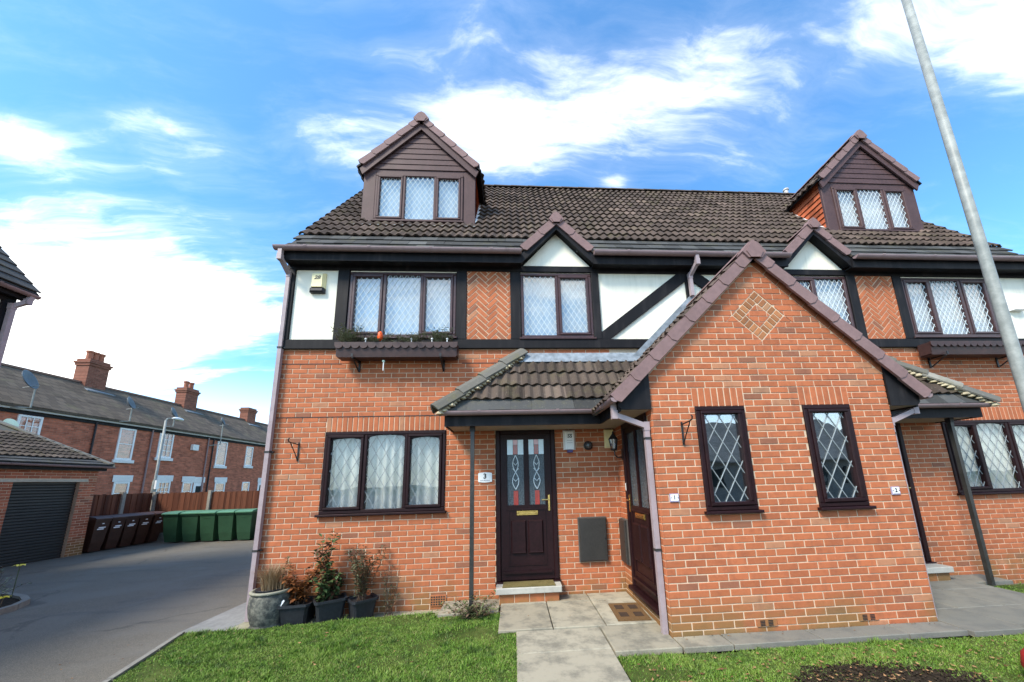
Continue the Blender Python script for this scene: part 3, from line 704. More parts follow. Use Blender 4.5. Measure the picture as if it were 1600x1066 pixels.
# dormers
def tri_boards(parent, xm, y, z0, z1, half, m_, bh=.128, name='cladding_board'):
    """boards clipped to a 45 degree triangle whose base half-width at z0 is half"""
    n = int(math.ceil((z1 - z0) / bh))
    for i in range(n):
        a, b = z0 + i * bh, min(z0 + (i + 1) * bh - .006, z1)
        h0 = max(half - (a - z0), .0); h1 = max(half - (b - z0), .004)
        if h0 < .03: continue
        MB().prism([(xm - h0, y - .012, a), (xm + h0, y - .012, a), (xm + h1, y - .002, b), (xm - h1, y - .002, b)], (0, .03, 0)).build(name, m_, parent)
for xm in DX:
    sgn = 1 if xm < XC else -1
    q = MB(); y = .84
    q.bbox(xm - 1.095, xm - .862, y - .0, y + .05, 6.47, 7.745, .006); q.bbox(xm + .862, xm + 1.095, y, y + .05, 6.47, 7.745, .006)
    q.box(xm - .861, xm + .861, y + .002, y + .05, 7.638, 7.745); q.box(xm - .861, xm + .861, y + .002, y + .05, 6.44, 6.545)
    dm = q.build('dormer', M_UPVCL, house)
    window(dm, FRONT(xm - .856, y - .01, 6.56), 1.712, 1.075, [0, .555, 1.16, 1.712], [1, 0, 1], M_UPVCL, M_GLASSU, (.095, .155), M_BLIND, wave=.004)
    tri_boards(dm, xm, y - .004, 7.748, 8.86, 1.10, M_UPVCL)
    for s in (-1, 1):
        # barge board, cheek, roof slope
        a = Vector((xm + s * 1.165, .775, 7.70)); b = Vector((xm, .775, 8.865)); dn = Vector((0, 0, -.185))
        p = [a, b, b + dn, a + dn * .75 + Vector((-s * .06, 0, 0))]
        MB().prism(p if s < 0 else p[::-1], (0, .028, 0)).build('barge_board', M_UPVCL, dm)
        MB().prism([(xm + s * 1.06, .89, 6.52), (xm + s * 1.06, .89, 7.76), (xm + s * 1.06, 1.78, 7.76)], (-s * .04, 0, 0)).build('cheek', M_BLACK, dm)
        if s == sgn:
            for i in range(10):
                z0 = 6.56 + i * .125
                for k in range(7):
                    y0 = .892 + k * .165 + (.08 if i % 2 else 0) - .08
                    P_ = [(max(y0, .892), z0), (y0 + .160, z0), (y0 + .160, z0 + .13), (max(y0, .892), z0 + .13)]
                    if P_[1][0] <= .91: continue
                    P_ = clip(P_, SL_, -1, -5.39 - .02)
                    if not P_ or len(P_) < 3 or area(P_) < .003: continue
                    MB().prism([(xm + s * (1.062 + .028 * (1 - (z - z0) / .14)), yy, z) for yy, z in (P_ if s < 0 else P_[::-1])], (s * .010, 0, 0)).build('hung_tile', M_CHEEK, dm)
            # stepped lead along the cheek's foot
            MB().prism([(xm + s * 1.07, .86, mainz(.86) + .03), (xm + s * 1.07, 1.83, mainz(1.83) + .03), (xm + s * 1.18, 1.83, mainz(1.83) + .03), (xm + s * 1.18, .86, mainz(.86) + .03)], (0, -.006, .028)).build('lead_flashing', M_LEADW, dm)
        ev, rg = (xm + s * 1.20, 7.70), (xm, 8.90)
        P_ = [(ev[0], .755, ev[1]), (rg[0], .755, rg[1]), (rg[0], (rg[1] - 5.30) / SL_, rg[1]), (ev[0], (ev[1] - 5.30) / SL_, ev[1])]
        MB().prism(P_ if s < 0 else P_[::-1], Vector((s, 0, 1)).normalized() * .03).build('dormer_roof', M_BLACK, dm)
        up = Vector((-s, 0, 1)).normalized(); nn = Vector((s, 0, 1)).normalized(); Fd = roof_frame((ev[0], .87, ev[1] + .03), up, nn)
        for row in range(6):
            sl = row * .285; zt = ev[1] + (sl + .15) * .707; ymax = (zt - 5.39) / SL_
            for k in range(8):
                if .87 + k * .147 * 2 > ymax + .1: break
                add_tile(ME_ROLL, Fd, k * .294 if (Fd.to_3x3() @ Vector((1, 0, 0))).y > 0 else -(k + 1) * .294, sl - .02)
        verge_units(dm, xm, 8.985, xm + s * 1.165, 7.82, .745, face=.105, step=.325)
    ridge_end(dm, xm, 9.0, .745, .155)
    for k in range(5):
        y0 = .83 + k * .37; q = MB(); n = 7
        for yy, e in ((y0, .008), (y0 + .39, 0)): q.add([(xm + .12 * math.cos(t), yy, 8.96 + e + .07 * math.sin(t)) for t in np.linspace(0, math.pi, n)], [])
        q.f = [(i, i + 1, n + i + 1, n + i) for i in range(n - 1)] + [tuple(range(n))]; q.build('ridge_tile', M_VERGE, dm)
    MB().prism([(xm - 1.15, .66, mainz(.66) + .05), (xm + 1.15, .66, mainz(.66) + .05), (xm + 1.13, .835, 6.475), (xm - 1.13, .835, 6.475)], (0, -.01, .012)).build('lead_flashing', M_LEADW, dm)
# gablets over the narrow first-floor windows
for xm in GXs:
    gb = MB().prism([(xm - .56, -.045, 5.051), (xm + .56, -.045, 5.051), (xm, -.045, 5.66)], (0, .04, 0)).build('gablet', M_RENDER, house)
    for s in (-1, 1):
        a = Vector((xm + s * .60, -.20, 5.165)); b = Vector((xm, -.20, 5.765)); dn = Vector((0, 0, -.135))
        p = [a, b, b + dn, a + dn * 1.25 + Vector((0, 0, 0))]
        MB().prism(p if s < 0 else p[::-1], (0, .028, 0)).build('barge_board', M_BLACK, gb)
        sf = [(xm + s * .59, -.17, 5.07), (xm, -.17, 5.66), (xm, -.046, 5.66), (xm + s * .59, -.046, 5.07)]
        MB().prism(sf if s > 0 else sf[::-1], (0, 0, -.010)).build('gablet_soffit', M_BLACK, gb)
        ev, rg = (xm + s * .60, 5.19), (xm, 5.79)
        P_ = [(ev[0], -.215, ev[1]), (rg[0], -.215, rg[1]), (rg[0], (rg[1] - 5.30) / SL_, rg[1]), (ev[0], (ev[1] - 5.30) / SL_, ev[1])]
        MB().prism(P_ if s < 0 else P_[::-1], Vector((s, 0, 1)).normalized() * .045).build('gablet_roof', M_TILE, gb)
        verge_units(gb, xm, 5.855, xm + s * .585, 5.27, -.225, face=.105, step=.40)
    ridge_end(gb, xm, 5.875, -.225, .125)
    for k in range(2):
        y0 = -.12 + k * .28; q = MB(); n = 7
        for yy in (y0, y0 + .29): q.add([(xm + .09 * math.cos(t), yy, 5.82 + .055 * math.sin(t)) for t in np.linspace(0, math.pi, n)], [])
        q.f = [(i, i + 1, n + i + 1, n + i) for i in range(n - 1)] + [tuple(range(n))]; q.build('ridge_tile', M_VERGE, gb)
# porch roof
for s in (-1, 1):
    ev = (XC + s * 1.915, 2.385); rg = (XC, 4.30)
    P_ = [(ev[0], -1.53, ev[1]), (rg[0], -1.53, rg[1]), (rg[0], -.05, rg[1]), (ev[0], -.05, ev[1])]
    MB().prism(P_ if s < 0 else P_[::-1], Vector((s, 0, 1)).normalized() * .025).build('porch_roof', M_SLATE, house)
    Fp = roof_frame((ev[0], -1.44, ev[1] + .03), Vector((-s, 0, 1)), Vector((s, 0, 1)))
    for row in range(9):
        for k in range(5):
            add_tile(ME_ROLL, Fp, k * .288 if s > 0 else -(k + 1) * .288, row * .296 - .02)
    verge_units(house, XC, 4.35, XC + s * 1.915, 2.435, -1.565, face=.114)
    # boxed eave end
    p = [(XC + s * 1.80, 2.30), (XC + s * 1.461, 2.30), (XC + s * 1.461, 2.80), (XC + s * 1.84, 2.425), (XC + s * 1.84, 2.34)]
    if s > 0: p = p[::-1]
    MB().prism([(a, -1.505, b) for a, b in p], (0, .02, 0)).build('boxed_eave', M_BLACK, house)
    MB().box(*sorted((XC + s * 1.83, XC + s * 1.805)), -1.484, -.60, 2.285, 2.425).build('fascia_board', M_BLACK, house)
    gutter(house, (XC + s * 1.895, -.60, 2.455), (XC + s * 1.895, -1.57, 2.425), out=(s, 0, 0), br=.5)
    MB().box(*sorted((XC + s * 1.804, XC + s * 1.46)), -1.484, -.56, 2.300, 2.312).build('soffit', M_SOFFIT, house)
ridge_end(house, XC, 4.37, -1.565, .155)
for k in range(4):
    y0 = -1.46 + k * .37; q = MB(); n = 7
    for yy in (y0, y0 + .38): q.add([(XC + .12 * math.cos(t), yy, 4.32 + .07 * math.sin(t)) for t in np.linspace(0, math.pi, n)], [])
    q.f = [(i, i + 1, n + i + 1, n + i) for i in range(n - 1)] + [tuple(range(n))]; q.build('ridge_tile', M_VERGE, house)
# lead where the porch roof meets the wall
for s in (-1, 1):
    p = [(XC + s * 1.60, 2.74), (XC + s * 1.60, 2.96), (XC, 4.55), (XC, 4.33)]
    MB().prism([(a, -.062, b) for a, b in (p if s > 0 else p[::-1])], (0, .012, 0)).build('lead_flashing', M_LEAD, house)
# door canopies each side of the porch block
UC = Vector((0, .61, .95)).normalized(); NC = Vector((0, -.95, .61)).normalized(); SLN = 1.129
for sg in (0, 1):
    FC = roof_frame((2.57, -.64, 2.47), UC, NC); hipx = lambda s: 2.57 + s / SLN * 1.08
    def wx(x): return mx(x) if sg else x
    pts = [(wx(2.60), -.63, 2.465), (wx(6.0), -.63, 2.465), (wx(6.0), -.03, 3.40), (wx(3.65), -.03, 3.40)]
    cn = MB().prism(pts if not sg else pts[::-1], NC * -.03).build('canopy', M_SLATE, house)
    pts = [(wx(2.60), -.63, 2.465), (wx(2.60), -.03, 2.465), (wx(3.65), -.03, 3.40)]
    MB().prism(pts[::-1] if not sg else pts, (.02 * (1 if not sg else -1), 0, -.03)).build('canopy_side', M_OLDTILE, cn)
    for row, (s, me, pw) in enumerate(((.0, ME_FLAT, .292), (.205, ME_OLD, .294), (.485, ME_OLD, .294), (.765, ME_OLD, .294))):
        x = hipx(s + .10) - .04
        while x < 5.9:
            xx = x - 2.57 if not sg else mx(x + pw) - 2.57
            add_tile(me, FC, xx, s, .003); x += pw
    pts = [(wx(3.55), -.115, 3.345), (wx(5.9), -.115, 3.345), (wx(5.9), -.012, 3.525), (wx(3.62), -.012, 3.525)]
    MB().prism(pts if not sg else pts[::-1], NC * .012).build('lead_flashing', M_LEAD, cn)
    a = Vector((2.50, -.70, 2.50)); b = Vector((3.66, -.035, 3.535)); d = (b - a); nh = 4
    for i in range(nh):
        p = a + d * (i / nh); e = a + d * ((i + 1) / nh + .03); dd = d.normalized(); x = dd.cross(Vector((0, 0, 1))).normalized(); u_ = x.cross(dd); q = MB(); V_ = []
        for pt, lift in ((p, .028), (e, .0)):
            V_ += [pt + x * (w_) + u_ * (h_ + lift) for w_, h_ in ((-.125, -.055), (-.07, .02), (0, .055), (.07, .02), (.125, -.055), (.115, -.075), (.0, .03), (-.115, -.075))]
        V_ = [Vector((wx(v.x), v.y, v.z)) for v in V_]
        fs = [(k, (k + 1) % 8, 8 + (k + 1) % 8, 8 + k) for k in range(8)] + [tuple(range(8))[::-1], tuple(range(8, 16))]
        q.add(V_, fs if not sg else [f_[::-1] for f_ in fs]).build('hip_tile', M_HIP, cn)
    q = MB(); rr = random.Random(5)
    for i in range(26):
        p = a + d * ((i + .5) / 26) + Vector((.05, -.045, -.075)); q.lathe([(.0, -.03), (.04 + rr.random() * .02, -.015), (.045, .01), (.02, .03)], (wx(p.x) + rr.uniform(-.02, .02), p.y + rr.uniform(-.015, .015), p.z), 6)
    q.build('mortar_bed', M_BED, cn)
    MB().box(*sorted((wx(2.62), wx(4.735))), -.600, -.575, 2.285, 2.435).build('fascia_board', M_BLACK, cn)
    MB().box(*sorted((wx(2.62), wx(2.645))), -.5745, -.01, 2.285, 2.435).build('fascia_board', M_BLACK, cn)
    MB().box(*sorted((wx(2.646), wx(XG - .003))), -.5745, -.003, 2.300, 2.312).build('soffit', M_SOFFIT, cn)
    gutter(cn, (wx(2.56), -.662, 2.475), (wx(4.66), -.662, 2.475), br=.75)
    MB().box(wx(2.975) - .026, wx(2.975) + .026, -.476, -.424, -.06, 2.299).build('post', M_POST, cn)
    q = MB(); q.box(wx(2.975) - .034, wx(2.975) + .034, -.484, -.416, 2.23, 2.2985); q.build('post_collar', M_INK, cn)
# tiles
TILES.sort(key=lambda t: (t[1] @ Vector((.15, .15, 0)) - CAM).length)
GB = {}
for i, (me, M_) in enumerate(TILES):
    if i < 298:
        o = link('roof_tile', me, M_.translation, roof, M_.to_quaternion())
    else: GB.setdefault(me.name, (me, []))[1].append(M_)
allV, allF, allM, off = [], [], [], 0
rest = MB(); mats_ = [M_TILE, M_OLDTILE, M_SLATE]; fm = []
for me, Ms in GB.values():
    V_ = np.array([tuple(v.co) + (1,) for v in me.vertices]); F_ = [tuple(p.vertices) for p in me.polygons]; mi = mats_.index(me.materials[0])
    for M_ in Ms:
        o = len(rest.v); rest.v += (V_ @ np.array(M_).T)[:, :3].tolist(); rest.f += [tuple(k + o for k in f_) for f_ in F_]; fm += [mi] * len(F_)
tc_ = rest.build('tile_courses', M_TILE, roof); tc_.data.materials.append(M_OLDTILE); tc_.data.materials.append(M_SLATE); tc_.data.polygons.foreach_set('material_index', fm); tag(tc_, None, kind='stuff')
# rainwater pipes
downpipe(house, [(.04, -.29, 5.12), (.04, -.29, 4.99), (.045, -.05, 4.84), (.045, -.05, -.15)], clips=[(.045, -.05, z) for z in (3.62, 2.05, .72)])
downpipe(house, [(mx(.045), -.29, 5.12), (mx(.045), -.05, 4.84), (mx(.045), -.05, -.15)], clips=[(mx(.045), -.05, z) for z in (3.62, 2.05)])
downpipe(house, [(6.60, -.29, 5.13), (6.60, -.29, 5.00), (6.555, -.10, 4.86), (6.555, -.10, 4.50)])
for sg in (0, 1):
    f_ = (lambda x: mx(x)) if sg else (lambda x: x)
    downpipe(house, [(f_(4.69), -1.40, 2.40), (f_(4.70), -1.40, 2.26), (f_(5.06), -1.40, 2.12), (f_(5.065), -1.40, -.05)], clips=[(f_(5.065), -1.40, z) for z in (1.98, .78)])
# vent on the ridge and the aerial behind the dormer
MB().lathe([(.055, 0), (.055, .22), (.075, .23), (.075, .27), (.03, .30)], (11.55, 3.0, 9.38), 12).build('vent_pipe', simple('grey_plastic', (.45, .43, .42), .5, .1), house)
q = MB(); q.tube([(.35, 3.35, 8.75), (.35, 3.35, 9.15)], .012, 5); q.tube([(.05, 3.35, 9.12), (.72, 3.35, 9.30)], .009, 5)
for k in range(7): x = .10 + k * .09; q.tube([(x, 3.25, 9.13 + k * .025), (x, 3.45, 9.13 + k * .025)], .006, 4)
q.build('aerial', M_IRON, house)
# ------------------------------------------------------------------ ground
def asphalt(gg, pos):
    n = gg.noise(pos, 130, 5, .75); n2 = gg.noise(pos, .8, 6, .6, .6); n3 = gg.noise(pos, 34, 6, .7)
    st = gg.noise(gg.node('ShaderNodeMapping', {'Vector': pos, 'Rotation': (0, 0, R(35)), 'Scale': (.35, 2.2, 1)}).outputs[0], 1.6, 5, .6)
    c = gg.mix(gg.ramp(n, .3, .75), (.062, .055, .044), (.215, .192, .152))
    c = gg.mix(gg.math('MULTIPLY', gg.ramp(n2, .42, .62), .5), c, (.150, .140, .120)); c = gg.mix(gg.math('MULTIPLY', gg.ramp(st, .52, .70), .35), c, (.055, .056, .058))
    c = gg.mix(gg.math('MULTIPLY', gg.ramp(n3, .60, .72), .6), c, (.19, .175, .148))
    vr_ = gg.node('ShaderNodeTexVoronoi', {'Vector': gg.node('ShaderNodeVectorMath', {0: pos, 1: gg.node('ShaderNodeVectorMath', {0: gg.noise(pos, 2.5, 4, out=1), 3: .5}, operation='SCALE').outputs[0]}, operation='ADD').outputs[0], 'Scale': .42}, feature='DISTANCE_TO_EDGE').outputs[0]
    c = gg.mix(gg.math('MULTIPLY', gg.math('MULTIPLY', gg.ramp(vr_, .012, .004), gg.ramp(gg.noise(pos, .7, 3), .50, .58)), .35), c, (.025, .024, .022))
    oil = gg.noise(pos, 1.1, 5, .6); c = gg.mix(gg.math('MULTIPLY', gg.ramp(oil, .62, .72), .45), c, (.045, .043, .040))
    return pbsdf(gg, c, .88, .25, n, .6, .006)
M_ASPH = mat('asphalt', asphalt)
def earth(gg, pos):
    n = gg.noise(pos, 40, 6, .7); return pbsdf(gg, gg.mix(gg.ramp(n, .35, .7), (.014, .011, .008), (.060, .044, .029)), .95, .1, n, .8, .02)
M_SOIL = mat('soil', earth)
def turf(gg, pos):
    n = gg.noise(pos, 3, 6, .65); n2 = gg.noise(pos, 90, 4, .7)
    c = gg.mix(gg.ramp(n, .35, .7), (.035, .060, .012), (.090, .115, .028)); c = gg.mix(gg.math('MULTIPLY', gg.ramp(n2, .45, .75), .6), c, (.075, .058, .025))
    return pbsdf(gg, c, .95, .1, n2, .6, .01)
M_TURF = mat('turf', turf)
def blade(gg, pos):
    r = irand(gg); n = gg.noise(pos, 2.3, 5, .65); n5 = gg.noise(pos, 7, 5, .65)
    c = gg.mix(r, (.050, .115, .010), (.175, .300, .038)); c = gg.mix(gg.math('MULTIPLY', gg.ramp(n, .42, .68), .6), c, (.215, .290, .055))
    c = gg.mix(gg.math('MULTIPLY', gg.math('GREATER_THAN', gg.math('FRACT', gg.math('MULTIPLY', r, 17.0)), .93), .8), c, (.30, .24, .11))
    c = gg.mix(gg.math('MULTIPLY', gg.ramp(n5, .50, .66), .75), c, (.038, .080, .016)); c = gg.mix(gg.math('MULTIPLY', gg.ramp(gg.noise(pos, 4.1, 5, .7), .60, .72), .6), c, (.24, .20, .085))
    return pbsdf(gg, c, .6, .3)
M_BLADE = mat('grass_blade', blade)
def flag(gg, pos):
    r = irand(gg); n = gg.noise(pos, 5, 7, .68); n2 = gg.noise(pos, 120, 4, .7); n3 = gg.noise(pos, 1.7, 5, .6)
    c = gg.mix(r, (.28, .250, .185), (.38, .345, .262)); c = gg.mix(gg.math('MULTIPLY', gg.ramp(n, .42, .68), .7), c, (.125, .118, .095))
    sx = gg.node('ShaderNodeSeparateXYZ', {0: pos})
    dk = gg.math('MULTIPLY', gg.ramp(gg.math('ADD', sx.outputs[0], gg.math('MULTIPLY', n3, 1.6)), 5.7, 7.2), .72)
    c = gg.mix(dk, c, (.115, .118, .112))                                     # the flags round the porch's far side are older and stained
    c = gg.mix(gg.math('MULTIPLY', gg.ramp(n2, .55, .8), .35), c, (.40, .38, .32))
    return pbsdf(gg, c, .9, .2, n2, .4, .005)
M_FLAG = mat('paving_flag', flag)
M_KERB = simple('kerb_concrete', (.20, .19, .165), .9, .2, 18, .2, dirt=(.16, .16, .12))
struct(MB().quad((-300, -300, -.32), (300, -300, -.32), (300, 400, -.32), (-300, 400, -.32)).build('ground', M_TURF))
struct(MB().quad((-30, -60, -.205), (60, -60, -.205), (60, 9.1, -.205), (-30, 9.1, -.205)).build('driveway', M_ASPH))
LAWN_A = [(-.43, -.40), (-.30, -.86), (-.13, -1.48), (.35, -3.0), (.62, -4.2), (3.545, -4.2), (3.535, -1.12), (3.34, -1.10), (3.325, -.50), (2.55, -.50), (2.5, -.31), (1.8, -.32), (.35, -.41)]
LAWN_B = [(4.47, -1.72), (4.46, -4.4), (11.5, -4.4), (11.5, -2.2), (10.1, -1.86), (8.3, -1.80), (6.2, -1.74), (5.4, -1.78)]
LAWN_C = [(10.02, -.46), (10.3, -.40), (13.2, -.40), (13.2, -1.5), (10.2, -1.5)]
def lz(x, z): return .021 * x if z < -.1 else 0 * x          # the near lawn rises gently towards the path
def lawn(name, pts, z): return struct(MB().prism([(x, y, z - .12 + lz(x, z)) for x, y in pts], (0, 0, .12)).build(name, M_TURF))
lawn('lawn', LAWN_A, -.135); lawn('lawn', LAWN_B, -.085); lawn('lawn', LAWN_C, -.085)
def inpoly(P, x, y):
    r = np.zeros(len(x), bool); n = len(P)
    for i in range(n):
        (x0, y0), (x1, y1) = P[i], P[(i + 1) % n]
        c = ((y0 > y) != (y1 > y)) & (x < (x1 - x0) * (y - y0) / (y1 - y0 + 1e-12) + x0); r ^= c
    return r
SOIL = ((6.42, -2.46, .80, .36),)
def grass_blades(name, poly, z, dens, ymin, label, hmin=.010, hmax=.032):
    P = np.array(poly); lo, hi = P.min(0) - .05, P.max(0) + .05; lo[1] = max(lo[1], ymin); n = int((hi[0] - lo[0]) * (hi[1] - lo[1]) * dens)
    x = RNG.uniform(lo[0], hi[0], n); y = RNG.uniform(lo[1], hi[1], n); k = inpoly(poly, x + RNG.normal(0, .022, n), y + RNG.normal(0, .022, n))
    if name == 'grass' and z > -.1:
        for cx_, cy_, rx, ry in SOIL: k &= (((x - cx_) / rx) ** 2 + ((y - cy_) / ry) ** 2 + .35 * np.sin(x * 9.3 + 2 * np.sin(y * 8)) + .25 * np.sin(y * 21 + x * 7) + RNG.normal(0, .60, n) > 1.0)
    x, y = x[k], y[k]; n = len(x); a = RNG.uniform(0, 2 * np.pi, n)
    bald = np.sin(x * 2.3 + 2.1 * np.sin(y * 1.9 + .6)) + np.sin(y * 6.1 + 1.7 * np.sin(x * 3.7)) + RNG.normal(0, .55, n); kk = bald > -1.25; x, y, a = x[kk], y[kk], a[kk]; n = len(x)
    patch = .75 + .5 * np.sin(x * 4.1 + 1.3 * np.sin(y * 3.3)) * np.sin(y * 5.2 + x); tuft = np.where(np.sin(x * 11.3 + 2 * np.sin(y * 7.9)) * np.sin(y * 13.7 + 1.5 * np.sin(x * 9.1)) > .72, 1.9, 1.0); h = RNG.uniform(hmin, hmax, n) * np.clip(patch, .55, 1.35) * tuft; w = RNG.uniform(.0028, .0058, n)
    ln = RNG.normal(0, .6, (n, 2)) * h[:, None]; dx, dy = np.cos(a) * w, np.sin(a) * w
    b = np.stack([x, y, np.full(n, z) + lz(x, z)], 1)
    V = np.stack([b + np.stack([-dx, -dy, 0 * x], 1), b + np.stack([dx, dy, 0 * x], 1), b + np.stack([ln[:, 0], ln[:, 1], h], 1)], 1).reshape(-1, 3)
    F = np.arange(3 * n).reshape(-1, 3); o = link(name, fast_mesh(name, V, F, M_BLADE)); return tag(o, label, 'grass', kind='stuff')
grass_blades('grass', LAWN_A, -.138, 27000, -2.4, 'short green lawn grass between the driveway and the flagged path')
grass_blades('grass', LAWN_B, -.088, 24000, -2.7, 'patchy lawn grass with bare soil in front of the porch')
grass_blades('grass', LAWN_C, -.088, 9000, -1.6, 'small strip of grass beyond the porch under the far window')
pa = struct(MB().box(-.60, 0, -.30, 7.2, -.31, -.165).build('path', simple('side_concrete', (.20, .20, .19), .9, .2, 14, .2, dirt=(.12, .12, .11))))
path = struct(MB().box(3.35, 8.0, -1.08, -.02, -.31, -.085).build('path', M_SOIL))
strip = struct(MB().box(.0, 2.5, -.315, -.004, -.31, -.155).build('path', simple('mossy_concrete', (.28, .265, .185), .95, .2, 16, .15, dirt=(.17, .17, .08))))
def slab(x0, x1, y0, y1, z, par, th=.05, g=.006):
    c = .006; b = MB(); x0 += g; x1 -= g; y0 += g; y1 -= g; t = [random.uniform(-.003, .003) for _ in range(4)]
    b.add([(x0, y0, z - th), (x1, y0, z - th), (x1, y1, z - th), (x0, y1, z - th), (x0, y0, z - c), (x1, y0, z - c), (x1, y1, z - c), (x0, y1, z - c),
           (x0 + c, y0 + c, z + t[0]), (x1 - c, y0 + c, z + t[1]), (x1 - c, y1 - c, z + t[2]), (x0 + c, y1 - c, z + t[3])],
          [(0, 3, 2, 1), (8, 9, 10, 11), (4, 5, 9, 8), (5, 6, 10, 9), (6, 7, 11, 10), (7, 4, 8, 11), (0, 1, 5, 4), (1, 2, 6, 5), (2, 3, 7, 6), (3, 0, 4, 7)])
    return b.build('paving_slab', M_FLAG, par)
for x0, x1 in ((3.335, 3.94), (3.94, 4.53), (4.53, 5.105)):
    slab(x0, x1, -.30, -.003, -.035, path); slab(x0, x1, -1.115, -.30, -.037, path)
for y0, y1 in ((-1.63, -1.115), (-2.2, -1.63), (-2.8, -2.2), (-3.4, -2.8), (-4.0, -3.4)): slab(3.53, 4.45, y0, y1, -.05 + (y0 + 1.63) * .0, path)
slab(4.45, 5.105, -1.72, -1.115, -.042, path)
for x0, x1 in ((5.105, 5.6), (5.6, 6.5), (6.5, 7.4), (7.4, 8.03)): slab(x0, x1, -1.735, -GD - .004, -.040, path)
for x0, x1 in ((8.03, 8.63), (8.63, 9.23), (9.23, 10.0)):
    for y0, y1 in ((-.6, -.003), (-1.2, -.6), (-1.78, -1.2)): slab(x0, x1, y0, y1, -.037, path)
slab(2.56, 3.325, -.50, -.003, -.045, path, .09); slab(10.0, 10.6, -.38, -.003, -.038, path)
b = MB()
for (x0, y0), (x1, y1) in zip(LAWN_A[:4], LAWN_A[1:5]):
    n = max(1, round(math.hypot(x1 - x0, y1 - y0) / .6))
    for i in range(n):
        p = Vector((x0 + (x1 - x0) * i / n - .03, y0 + (y1 - y0) * i / n, -.165)); e = Vector((x0 + (x1 - x0) * (i + .97) / n - .03, y0 + (y1 - y0) * (i + .97) / n, -.165))
        struct(MB().bar(p, e, .05, .10).build('kerb', M_KERB))
# fallen leaves and crumbs on the lawns and paving
def leaf_litter(gg, pos):
    r = irand(gg); return pbsdf(gg, gg.mix(r, (.075, .035, .015), (.33, .19, .09)), .8, .2)
M_LITTER = mat('dead_leaf', leaf_litter)
V = []; F = []
def litter(n, x0, x1, y0, y1, z, s=.018):
    for _ in range(n):
        x, y = random.uniform(x0, x1), random.uniform(y0, y1); a = random.uniform(0, 6.28); l = random.uniform(.6, 1.5) * s; w = l * .55; t = random.uniform(.0, .014); o = len(V); c, s_ = math.cos(a), math.sin(a)
        for u_, v_, h in ((-l, 0, t), (0, -w, .002), (l, 0, t * .6), (0, w, .006)): V.append((x + u_ * c - v_ * s_, y + u_ * s_ + v_ * c, z + h))
        F.append((o, o + 1, o + 2)); F.append((o, o + 2, o + 3))
litter(40, .0, 3.4, -2.4, -.5, -.08, .014); litter(170, 5.4, 8.4, -2.6, -1.84, -.066, .015); litter(120, 5.7, 7.2, -2.6, -1.95, -.062, .014); litter(40, 4.6, 5.5, -2.4, -1.8, -.066); litter(26, 2.5, 3.3, -.75, -.05, -.040, .014); litter(16, 3.4, 5.0, -1.0, -.05, -.033, .009); litter(30, 5.1, 8.0, -1.60, -1.50, -.036, .009); litter(25, .4, 2.4, -.3, -.02, -.152, .011)
litter(60, -1.2, .2, -2.2, -.3, -.198, .010); litter(40, -8.8, -5.2, 7.4, 8.0, -.198, .02)
o = link('fallen_leaves', fast_mesh('fallen_leaves', V, F, M_LITTER)); tag(o, 'scattered brown fallen leaves on the lawn and paving', 'leaves', kind='stuff')
def soil_patch(cx_, cy_, rx, ry):
    pts = [(cx_ + rx * (1 + .12 * math.sin(k * 2.3) + .08 * math.sin(k * 5.1)) * math.cos(k * .1745 * 2), cy_ + ry * (1 + .12 * math.sin(k * 2.3)) * math.sin(k * .1745 * 2), -.081) for k in range(18)]
    q = MB(); q.add(pts + [(cx_, cy_, -.074)], [(k, (k + 1) % 18, 18) for k in range(18)]); return struct(q.build('bare_soil', M_SOIL))
soil_patch(6.42, -2.48, .86, .42)
# clods and leaf mould
q = MB(); rr = random.Random(3)
for _ in range(420):
    a = rr.uniform(0, 6.28); d = math.sqrt(rr.random()); x, y = 6.40 + .75 * d * math.cos(a), -2.42 + .33 * d * math.sin(a); s = rr.uniform(.004, .013)
    q.lathe([(s * .3, -.01), (s, s * .2), (s * .6, s * .8), (s * .1, s)], (x, y, -.068), 5)
tag(q.build('soil_clods', M_SOIL), 'dark crumbly clods on the bare patch in the lawn', 'soil', kind='stuff')

# ------------------------------------------------------------------ plants
def leafmat(name, a, b, c=None):
    def fn(gg, pos):
        r = irand(gg); cc = gg.mix(r, a, b)
        if c: cc = gg.mix(gg.math('MULTIPLY', gg.math('GREATER_THAN', gg.math('FRACT', gg.math('MULTIPLY', r, 7.3)), .7), .9), cc, c)
        return pbsdf(gg, cc, .55, .35)
    return mat(name, fn)
M_STEM = simple('brown_stem', (.075, .045, .028), .8, .3)
M_GLEAF = leafmat('green_leaf', (.025, .050, .016), (.095, .145, .050), (.13, .05, .03))
M_OLEAF = leafmat('rusty_leaf', (.085, .030, .010), (.240, .085, .022))
M_ROSE = leafmat('grey_green_leaf', (.055, .060, .030), (.150, .160, .090), (.16, .075, .04))
M_STRAW = leafmat('straw', (.20, .125, .060), (.42, .29, .165))
M_LAV = leafmat('lavender_leaf', (.120, .140, .080), (.290, .310, .210))
M_WEED = leafmat('weed_leaf', (.05, .07, .025), (.16, .17, .07), (.14, .09, .06))
